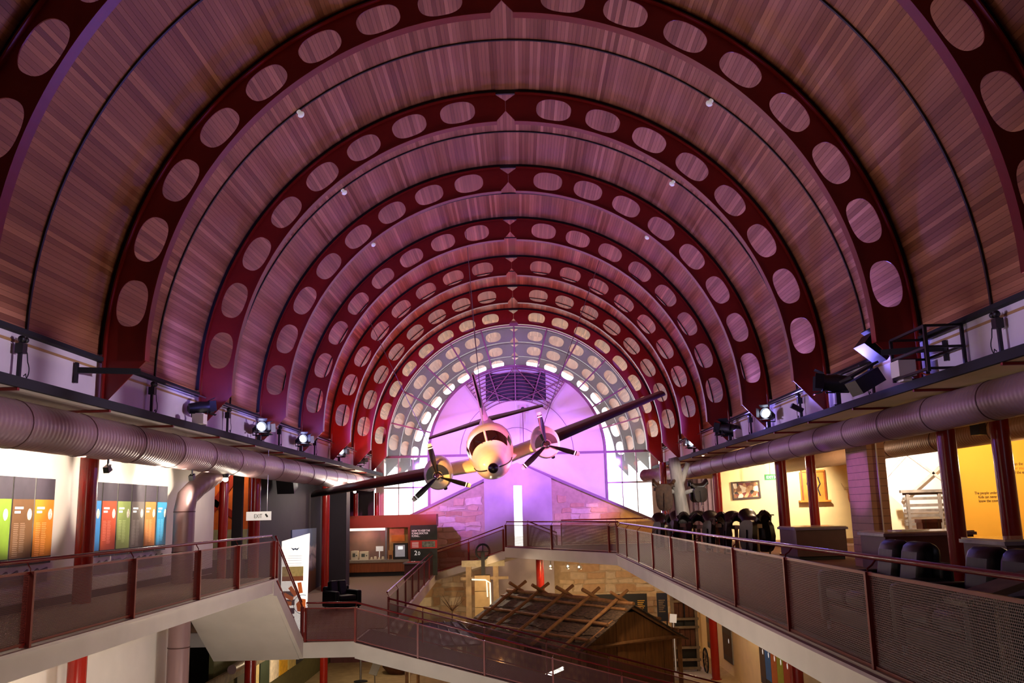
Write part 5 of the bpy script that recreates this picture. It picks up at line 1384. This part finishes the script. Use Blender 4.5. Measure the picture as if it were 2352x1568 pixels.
# ================================================================== HANGING AIRCRAFT
NOSE = Vector((-.75, 30.0, 8.77)); TAIL = Vector((-1.30, 39.3, 11.22))
pf = (NOSE - TAIL).normalized()
ps_ = Vector((.967, 0, .255)); ps_ = (ps_ - pf * ps_.dot(pf)).normalized()
pu = pf.cross(ps_)
PM = Matrix(((pf.x, ps_.x, pu.x, NOSE.x), (pf.y, ps_.y, pu.y, NOSE.y), (pf.z, ps_.z, pu.z, NOSE.z), (0, 0, 0, 1)))
air = thing('aircraft', 'white twin propeller aircraft hung nose down in a bank', 'aircraft', NOSE)
air.matrix_world = PM
def ap(name, mb, m, parent=None, smooth=True): return part(name, mb, m, parent or air, smooth=smooth, local=True)
SEC = [(0, 0, .03, .03), (-.1, 0, .18, .17), (-.3, -.01, .31, .30), (-.6, -.03, .44, .42), (-1.0, -.06, .55, .53), (-1.4, -.08, .63, .62), (-1.8, -.03, .70, .73), (-2.2, .04, .74, .84), (-2.7, .08, .82, .89), (-3.2, .06, .85, .90), (-4.2, -.02, .86, .86), (-5.6, -.2, .79, .75), (-6.8, -.2, .62, .58), (-8.0, -.12, .43, .42), (-9.2, 0, .25, .28), (-10.2, .05, .08, .1)]
def sec(x):
    for a, b in zip(SEC[:-1], SEC[1:]):
        if b[0] <= x <= a[0]:
            f = (x - a[0]) / (b[0] - a[0]); return [a[i] + (b[i] - a[i]) * f for i in range(1, 4)]
    return SEC[-1][1:]
def surf(x, phi, off=0):      # phi from top, positive to image right
    zc_, w_, h_ = sec(x); e = .92
    s_, c_ = math.sin(phi), math.cos(phi)
    return ((x), (w_ + off) * (abs(s_) ** e) * (1 if s_ >= 0 else -1), zc_ + (h_ + off) * (abs(c_) ** e) * (1 if c_ >= 0 else -1))
xs = []
for a, b in zip(SEC[:-1], SEC[1:]):
    for k in range(3): xs.append(a[0] + (b[0] - a[0]) * k / 3)
xs.append(SEC[-1][0])
fus = ap('fuselage', MB().rings([[surf(x, 2 * PI * j / 36) for j in range(36)] for x in xs]), M_AIR)
ap('nose_cap', MB().ball((.0, 0, 0), .175, 16, 10), M_RUBBER, fus)
def patch(x0, x1, p0, p1, off, n=8, m=6, skew=0):
    mb = MB(); vs = []
    for i in range(n + 1):
        for j in range(m + 1):
            u, v = i / n, j / m
            ph = p0 + (p1 - p0) * v
            vs.append(surf(x0 + (x1 - x0) * u - skew * abs(ph), ph, off))
    mb.add(vs, [(i * (m + 1) + j, i * (m + 1) + j + 1, (i + 1) * (m + 1) + j + 1, (i + 1) * (m + 1) + j) for i in range(n) for j in range(m)])
    return mb
for s_ in (-1, 1):
    ap('windscreen', patch(-1.6, -2.2, s_ * .05, s_ * 1.16, .012, 8, 8, .06), M_TINT, fus)
    ap('side_window', patch(-2.05, -2.7, s_ * 1.2, s_ * 1.5, .012, 6, 4, .1), M_TINT, fus)
    ap('wiper', MB().tube([surf(-1.55, s_ * .22, .03), surf(-1.7, s_ * .3, .035), surf(-1.9, s_ * .5, .03)], .012, 5), M_BLACK, fus)
    ap('nose_stripe', MB().tube([surf(x, s_ * (1.75 + .0 * x), .006) for x in [-.15 - .12 * i for i in range(14)]], .022, 5), M_BLACK, fus)
    for k in range(4): ap('cabin_window', patch(-3.4 - .75 * k, -3.85 - .75 * k, s_ * 1.1, s_ * 1.5, .01, 4, 4), M_TINT, fus)
ap('screen_pillar', MB().tube([surf(x, 0, .015) for x in (-1.58, -1.75, -1.9, -2.05, -2.22)], .03, 6), M_AIR, fus)
# wings
def wing(name, s_, root, tip, cr_, ct, thick, m, boot=True, nsec=10):
    def airfoil(c, t):
        up_, lo = [], []
        for i in range(13):
            u = (1 - math.cos(PI * i / 12)) / 2
            y = 5 * t * (.2969 * math.sqrt(u) - .126 * u - .3516 * u ** 2 + .2843 * u ** 3 - .1036 * u ** 4)
            up_.append((-u * c, y * c)); lo.append((-u * c, -y * c * .8))
        return up_ + lo[::-1][1:-1]
    R_ = []
    for k in range(nsec + 1):
        f = k / nsec; p = Vector(root).lerp(Vector(tip), f); c = cr_ + (ct - cr_) * f
        R_.append([(p.x + x, p.y, p.z + z) for x, z in airfoil(c, thick)])
    o = ap(name, MB().rings(R_), m)
    if boot:
        mb = MB(); R2 = []
        for k in range(nsec + 1):
            f = k / nsec; p = Vector(root).lerp(Vector(tip), f); c = cr_ + (ct - cr_) * f
            A = airfoil(c, thick); n_ = len(A)
            idx = list(range(4, -1, -1)) + list(range(n_ - 1, n_ - 5, -1))
            R2.append([(p.x + A[i][0] + .006, p.y, p.z + A[i][1] * 1.05) for i in idx])
        vs = [p for r in R2 for p in r]; m_ = len(R2[0])
        mb.add(vs, [(i * m_ + j, i * m_ + j + 1, (i + 1) * m_ + j + 1, (i + 1) * m_ + j) for i in range(nsec) for j in range(m_ - 1)])
        ap('deicer_boot', mb, M_RUBBER, o)
    return o
for s_ in (-1, 1):
    wing('wing', s_, (-2.75, s_ * .4, -.52), (-2.95, s_ * 2.3, -.34), 2.4, 2.05, .17, M_AIR, boot=False, nsec=4)
    wing('wing', s_, (-2.95, s_ * 2.3, -.34), (-3.75, s_ * 6.85, .06), 2.05, 1.05, .15, M_AIR_UNLIT)
    wing('tailplane', s_, (-9.0, s_ * .15, .08), (-9.5, s_ * 2.6, -.04), 1.35, .75, .085, M_AIR_UNLIT)
# fin with its fillet
R_ = []
for z, x, c in ((.3, -8.0, 2.2), (.8, -8.7, 1.6), (1.4, -9.4, 1.2), (2.1, -10.1, .85)):
    R_.append([(x - c * u, y * c * .06, z) for u, y in ((0, 0), (.1, 1), (.4, 1.2), (1, 0), (.4, -1.2), (.1, -1))])
fin = ap('fin', MB().rings(R_), M_AIR)
ap('deicer_boot', MB().tube([(-8.69, 0, .8), (-9.39, 0, 1.4), (-10.08, 0, 2.08)], [.06, .05, .035], 8), M_RUBBER, fin)
ap('aerial', MB().tube([(-9.6, -.18, 1.15), (-9.6, .18, 1.15)], .012, 5), M_DARK, fin)
# engines
for s_ in (-1, 1):
    yy, zz = s_ * 1.96, -.04
    def rg(x, w_, h_, dz=0): return [(x, yy + w_ * math.cos(2 * PI * j / 28), zz + dz + h_ * math.sin(2 * PI * j / 28)) for j in range(28)]
    nac = ap('nacelle', MB().rings([rg(-1.5, .33, .35, -.02), rg(-1.53, .41, .43, -.03), rg(-1.72, .49, .51, -.04), rg(-2.2, .52, .55, -.05), rg(-3.0, .46, .5, -.08), rg(-3.9, .32, .36, -.1), rg(-4.8, .1, .14, -.08)]), M_AIR)
    arc_ = MB()
    vs = []
    for i in range(15):
        a = math.radians(-8 + 196 * i / 14)
        for r in (.17, .4): vs.append((-1.485 - (.02 if r > .3 else 0), yy + r * math.cos(a), zz + r * 1.02 * math.sin(a)))
    arc_.add(vs, [(2 * i, 2 * i + 1, 2 * i + 3, 2 * i + 2) for i in range(14)])
    ap('intake', arc_, M_RUBBER, nac)
    ap('chin_slot', MB().mm(-1.66, -1.6, yy - .12, yy + .12, zz - .38, zz - .3), M_BLACK, nac)
    ap('exhaust', MB().tube([(-1.9, yy + .12, zz - .47), (-1.75, yy + .12, zz - .56)], .07, 10), M_BLACK, nac)
    ap('spinner', MB().lathe([(.16, -1.52), (.155, -1.42), (.12, -1.3), (.06, -1.2), (.01, -1.15)], (0, yy, zz), 'X', 20), M_CHROME, nac)
    hx = -1.38
    base_a = math.radians(104 - 16)         # first blade close to straight up in the picture
    for b in range(3):
        a = base_a + 2 * PI * b / 3
        d = Vector((0, math.cos(a), math.sin(a))); e = Vector((0, -math.sin(a), math.cos(a)))
        def bl(r0, r1, n_=6):
            R2 = []
            for k in range(n_ + 1):
                r = r0 + (r1 - r0) * k / n_
                wd = .05 + .055 * math.sin(min(1, max(0, (r - .1) / .9)) * PI * .75) ; tw = math.radians(58 - 40 * r)
                if r > 1.1: wd *= max(.45, 1 - (r - 1.1) * 3)
                cdir = e * math.cos(tw) + Vector((1, 0, 0)) * math.sin(tw); ndir = d.cross(cdir)
                c = Vector((hx, yy, zz)) + d * r
                R2.append([c + cdir * wd * math.cos(2 * PI * j / 10) + ndir * .018 * math.sin(2 * PI * j / 10) for j in range(10)])
            return MB().rings(R2)
        blade = ap('propeller_blade', bl(.1, 1.0), M_RUBBER, nac)
        for r0, r1, m_ in ((1.0, 1.04, M_BRIGHT), (1.04, 1.08, M_RUBBER), (1.08, 1.19, M_AIR)):
            o = part('tip_band', bl(r0, r1, 2), m_, nac, smooth=True, local=True)
# suspension cables
for i, (lp_, top) in enumerate((((-2.9, 0, 1.0), (-1.6, 31.2, 17.35)), ((-3.4, -2.0, .1), (-5.6, 33.8, 14.9)), ((-3.4, 2.0, .1), (3.4, 33.6, 16.75)), ((-7.5, 0, .65), (-1.9, 38.2, 17.3)))):
    a = PM @ Vector(lp_)
    solo('suspension_cable', MB().tube([a, top], .012, 6), M_STEEL, ['steel cable from the cabin roof of the aircraft', 'steel cable from the left engine of the aircraft', 'steel cable from the right engine of the aircraft', 'steel cable from the tail of the aircraft'][i], 'cable', 'cables of the hanging aircraft')

# ================================================================== STAGE LIGHTS AND FITTINGS ON THE LEDGES
LZ = 9.43
def spotlight(x, y, z, aim, lit, label, two=False, sc=1.0):
    t = thing('stage_spotlight', label, 'spotlight', (x, y, LZ), group='stage spotlights on the ledges')
    part('stand', MB().mm(x - .05, x + .05, y - .05, y + .05, LZ, z - .2).mm(x - .12, x + .12, y - .1, y + .1, LZ, LZ + .05), M_BLACK, t)
    heads = [aim] if not two else [aim, (aim[0] * .6, -aim[1], aim[2])]
    for k, d in enumerate(heads):
        d = Vector(d).normalized(); c = Vector((x, y + (.28 * k if two else 0), z))
        q = d.to_track_quat('Z', 'Y').to_matrix().to_4x4(); T = Matrix.Translation(c) @ q
        mb = MB().lathe([(.05, -.3 * sc), (.13 * sc, -.26 * sc), (.15 * sc, -.05 * sc), (.16 * sc, .02), (.14 * sc, .18 * sc), (.17 * sc, .24 * sc), (.15 * sc, .24 * sc), (.12 * sc, .12 * sc)], n=18); mb.xf(T)
        h = part('head', mb, M_BLACK, t, smooth=True)
        ml = MB().lathe([(.002, .125 * sc), (.135 * sc, .125 * sc), (.135 * sc, .15 * sc), (.002, .16 * sc)], n=18); ml.xf(T)
        part('lens', ml, M_LAMP if lit else M_DARK, h, smooth=True)
        for a in range(4):
            mbd = MB().box((0, 0, 0), (.26 * sc, .01, .16 * sc)); R = Matrix.Rotation(a * PI / 2, 4, 'Z') @ Matrix.Translation((0, .19 * sc, .3 * sc)) @ Matrix.Rotation(-.35, 4, 'X')
            mbd.xf(T @ R); part('barn_door', mbd, M_DARK if not lit else mat('barn_door_grey', '#55565c', .4), h)
        part('yoke', MB().tube([c + Vector((-.2 * sc, 0, 0)), c + Vector((-.2 * sc, 0, -.2)), c + Vector((.2 * sc, 0, -.2)), c + Vector((.2 * sc, 0, 0))], .018, 6), M_DARK, t)
spotlight(-7.1, 20.3, 9.85, (.8, .4, .1), False, 'unlit black stage spotlight on the left ledge, nearest', sc=.9)
spotlight(-7.1, 25.05, 9.82, (.5, -.75, .1), True, 'lit stage spotlight on the left ledge, largest glowing one', True, sc=.9)
spotlight(-7.1, 29.9, 9.86, (.5, -.75, .1), True, 'lit stage spotlight on the left ledge, middle of the three', True, sc=.9)
spotlight(-7.1, 36.3, 9.86, (.5, -.75, .1), True, 'lit stage spotlight on the left ledge, smallest of the three', True, sc=.9)
spotlight(-7.1, 41.2, 9.75, (.5, .8, .2), False, 'small dark spotlight on the left ledge near the glazed end', sc=.8)
spotlight(7.1, 19.6, 9.95, (-.9, .2, .1), False, 'large unlit spotlight on the right ledge, its hood turned inward', sc=1.25)
spotlight(7.1, 25.2, 9.85, (-.5, -.75, .1), True, 'lit stage spotlight on the right ledge, nearest glowing one', sc=.95)
spotlight(7.1, 29.9, 9.85, (-.6, .5, .15), False, 'black cluster of two spotlights on the right ledge', True, sc=1.2)
spotlight(7.1, 36.2, 9.85, (-.5, -.75, .1), True, 'lit stage spotlight on the right ledge, farthest glowing one', True, sc=.95)
# big flood frame at the near right arch foot
t = thing('flood_frame', 'black steel frame holding two large unlit floodlights on the right ledge', 'floodlight', (7.05, 16, LZ))
for x in (6.75, 7.35):
    for y in (14.4, 15.75): part('frame_post', MB().mm(x - .025, x + .025, y - .025, y + .025, LZ, LZ + .75), M_BLACK, t)
for z in (LZ + .05, LZ + .4, LZ + .75):
    part('frame_rail', MB().mm(6.73, 6.78, 14.4, 15.75, z - .02, z + .02).mm(7.32, 7.37, 14.4, 15.75, z - .02, z + .02).mm(6.75, 7.35, 14.38, 14.42, z - .02, z + .02).mm(6.75, 7.35, 15.73, 15.77, z - .02, z + .02), M_BLACK, t)
for c, a in (((6.75, 16.5, LZ + .75), .7), ((6.6, 16.7, LZ + .15), -.5)):
    R = Matrix.Rotation(a, 3, 'Y')
    f = part('flood_head', MB().box(c, (.5, .55, .28), R), M_BLACK, t)
    part('hood', MB().box(Vector(c) + R @ Vector((0, 0, .22)), (.6, .62, .04), R), M_DARK, f)
solo('junction_box', MB().mm(6.72, 7.02, 15.45, 15.8, LZ + .08, LZ + .36).mm(6.8, 6.95, 15.5, 15.75, LZ, LZ + .08), M_WHITE, 'white junction box in front of the black flood frame', 'box')
t2 = solo('loose_cable', MB().tube([(6.95, 15.3, LZ + .15), (6.9, 15.1, LZ + .1), (6.95, 14.95, LZ + .02), (7.1, 14.9, LZ + .02)], .015, 6), mat('orange_cable', '#b8501c', .5), 'short orange cable beside the white junction box', 'cable', smooth=True)
solo('junction_box', MB().mm(-7.05, -6.8, 19.7, 19.95, LZ, LZ + .22).mm(-7.0, -6.85, 19.75, 19.9, LZ + .22, LZ + .24), M_WHITE, 'white box on the left ledge beside the nearest spotlight', 'box')
solo('junction_box', MB().mm(6.8, 7.02, 27.9, 28.15, LZ, LZ + .24).mm(6.85, 6.97, 27.95, 28.1, LZ + .24, LZ + .26), M_WHITE, 'small white box on the right ledge between two spotlights', 'box')
t = thing('ledge_camera', 'small black camera on a stub arm on the right ledge', 'camera', (7.05, 22.0, LZ))
part('arm', MB().tube([(7.05, 22, LZ), (7.05, 22, LZ + .14), (6.98, 21.95, LZ + .2)], .02, 6), M_BLACK, t)
part('body', MB().box((6.92, 21.95, LZ + .24), (.3, .11, .11), Matrix.Rotation(.5, 3, 'Y')), M_BLACK, t)
# sensor posts with cable loops
for sx in (-1, 1):
    for k, y in enumerate((13.2, 18.1, 22.9, 27.9, 32.8)):
        x = sx * 7.3
        t = thing('sensor_post', f'{["nearest", "second", "third", "fourth", "farthest"][k]} thin black sensor post with cable loop on the {side[sx]} ledge', 'post', (x, y, LZ), group='sensor posts on the ledges')
        part('post', MB().mm(x - .025, x + .025, y - .025, y + .025, LZ, LZ + .62), M_BLACK, t)
        part('clamp', MB().mm(x - .06, x + .06, y - .05, y + .08, LZ + .45, LZ + .6), M_BLACK, t)
        part('head', MB().ball((x - sx * .03, y - .04, LZ + .66), .055, 10, 6).ball((x - sx * .03, y + .07, LZ + .66), .05, 10, 6), M_BLACK, t, smooth=True)
        part('cable_loop', MB().tube([(x - sx * .02, y + .1 + .07 * (1 - math.cos(a)), LZ + .32 + .2 * math.cos(a * .5 + .0) - (.1 if 1.5 < a < 4.7 else 0)) for a in [2 * PI * i / 14 for i in range(15)]], .008, 5), M_DARK, t, smooth=True)
# bracket arms at the near arch feet
for sx in (-1, 1):
    for y, wh in ((15.1, 'long'),):
        x = sx * 7.38
        t = thing('wall_bracket', f'{wh} black triangular arm on the {side[sx]} wall band by an arch foot', 'bracket', (x, y, 9.75))
        part('plate', MB().mm(x - .02, x + .02, y - .04, y + .04, 9.7, 10.05), M_BLACK, t)
        part('arm', MB().bar((x, y, 9.92), (sx * 6.5, y + .5, 9.95), .05, .1), M_BLACK, t)
# lit pipes along the ceiling foot
for sx in (-1, 1):
    solo('conduit_pipe', MB().tube([(sx * 7.2, 18.5, 10.16), (sx * 7.2, 45, 10.16)], .018, 8), M_STEEL, f'thin blue lit pipe along the foot of the {side[sx]} ceiling', 'pipe', smooth=True)
# small visible lamps
for (x, y, z, lab) in ((-7.0, 37.6, 8.45, 'bright round lamp at the end of the left duct'), (-7.3, 22.9, 8.34, 'bright lamp under the left duct beside the drop duct'), (-7.5, 42.0, 8.4, 'small lamp above the wooden cabinet'), (7.2, 35.0, 9.33, 'pair of bright lamps under the right ledge'), (-8.75, 38.2, 2.95, 'glaring lamp under the landing on the lower floor')):
    t = thing('small_lamp', lab, 'lamp', (x, y, z))
    part('can', MB().lathe([(.06, z + .02), (.08, z + .1), (.05, z + .2)], (x, y, 0), n=14), M_BLACK, t, smooth=True)
    part('bulb', MB().ball((x, y, z), .07, 12, 8), M_WLAMP, t, smooth=True)
for (x, y, z) in ((-7.25, 20.4, 8.3), (-7.25, 16.2, 8.3), (-8.2, 32.5, 8.5)):  # track heads and a speaker, modelled as plain black boxes
    t = thing('hung_fitting', {20.4: 'small black camera head under the left duct above the panels', 16.2: 'small black track head hidden near the glossy red column', 32.5: 'black speaker hung before the charcoal wall'}[y], 'lamp', (x, y, z))
    part('body', MB().box((x, y, z), (.1, .16, .11) if y < 30 else (.6, .6, .5), Matrix.Rotation(.4, 3, 'X')), M_BLACK, t)
    part('stem', MB().cyl((x, y, z), (x, y, 9.28 if y > 30 else 8.6), .02, 6), M_BLACK, t)
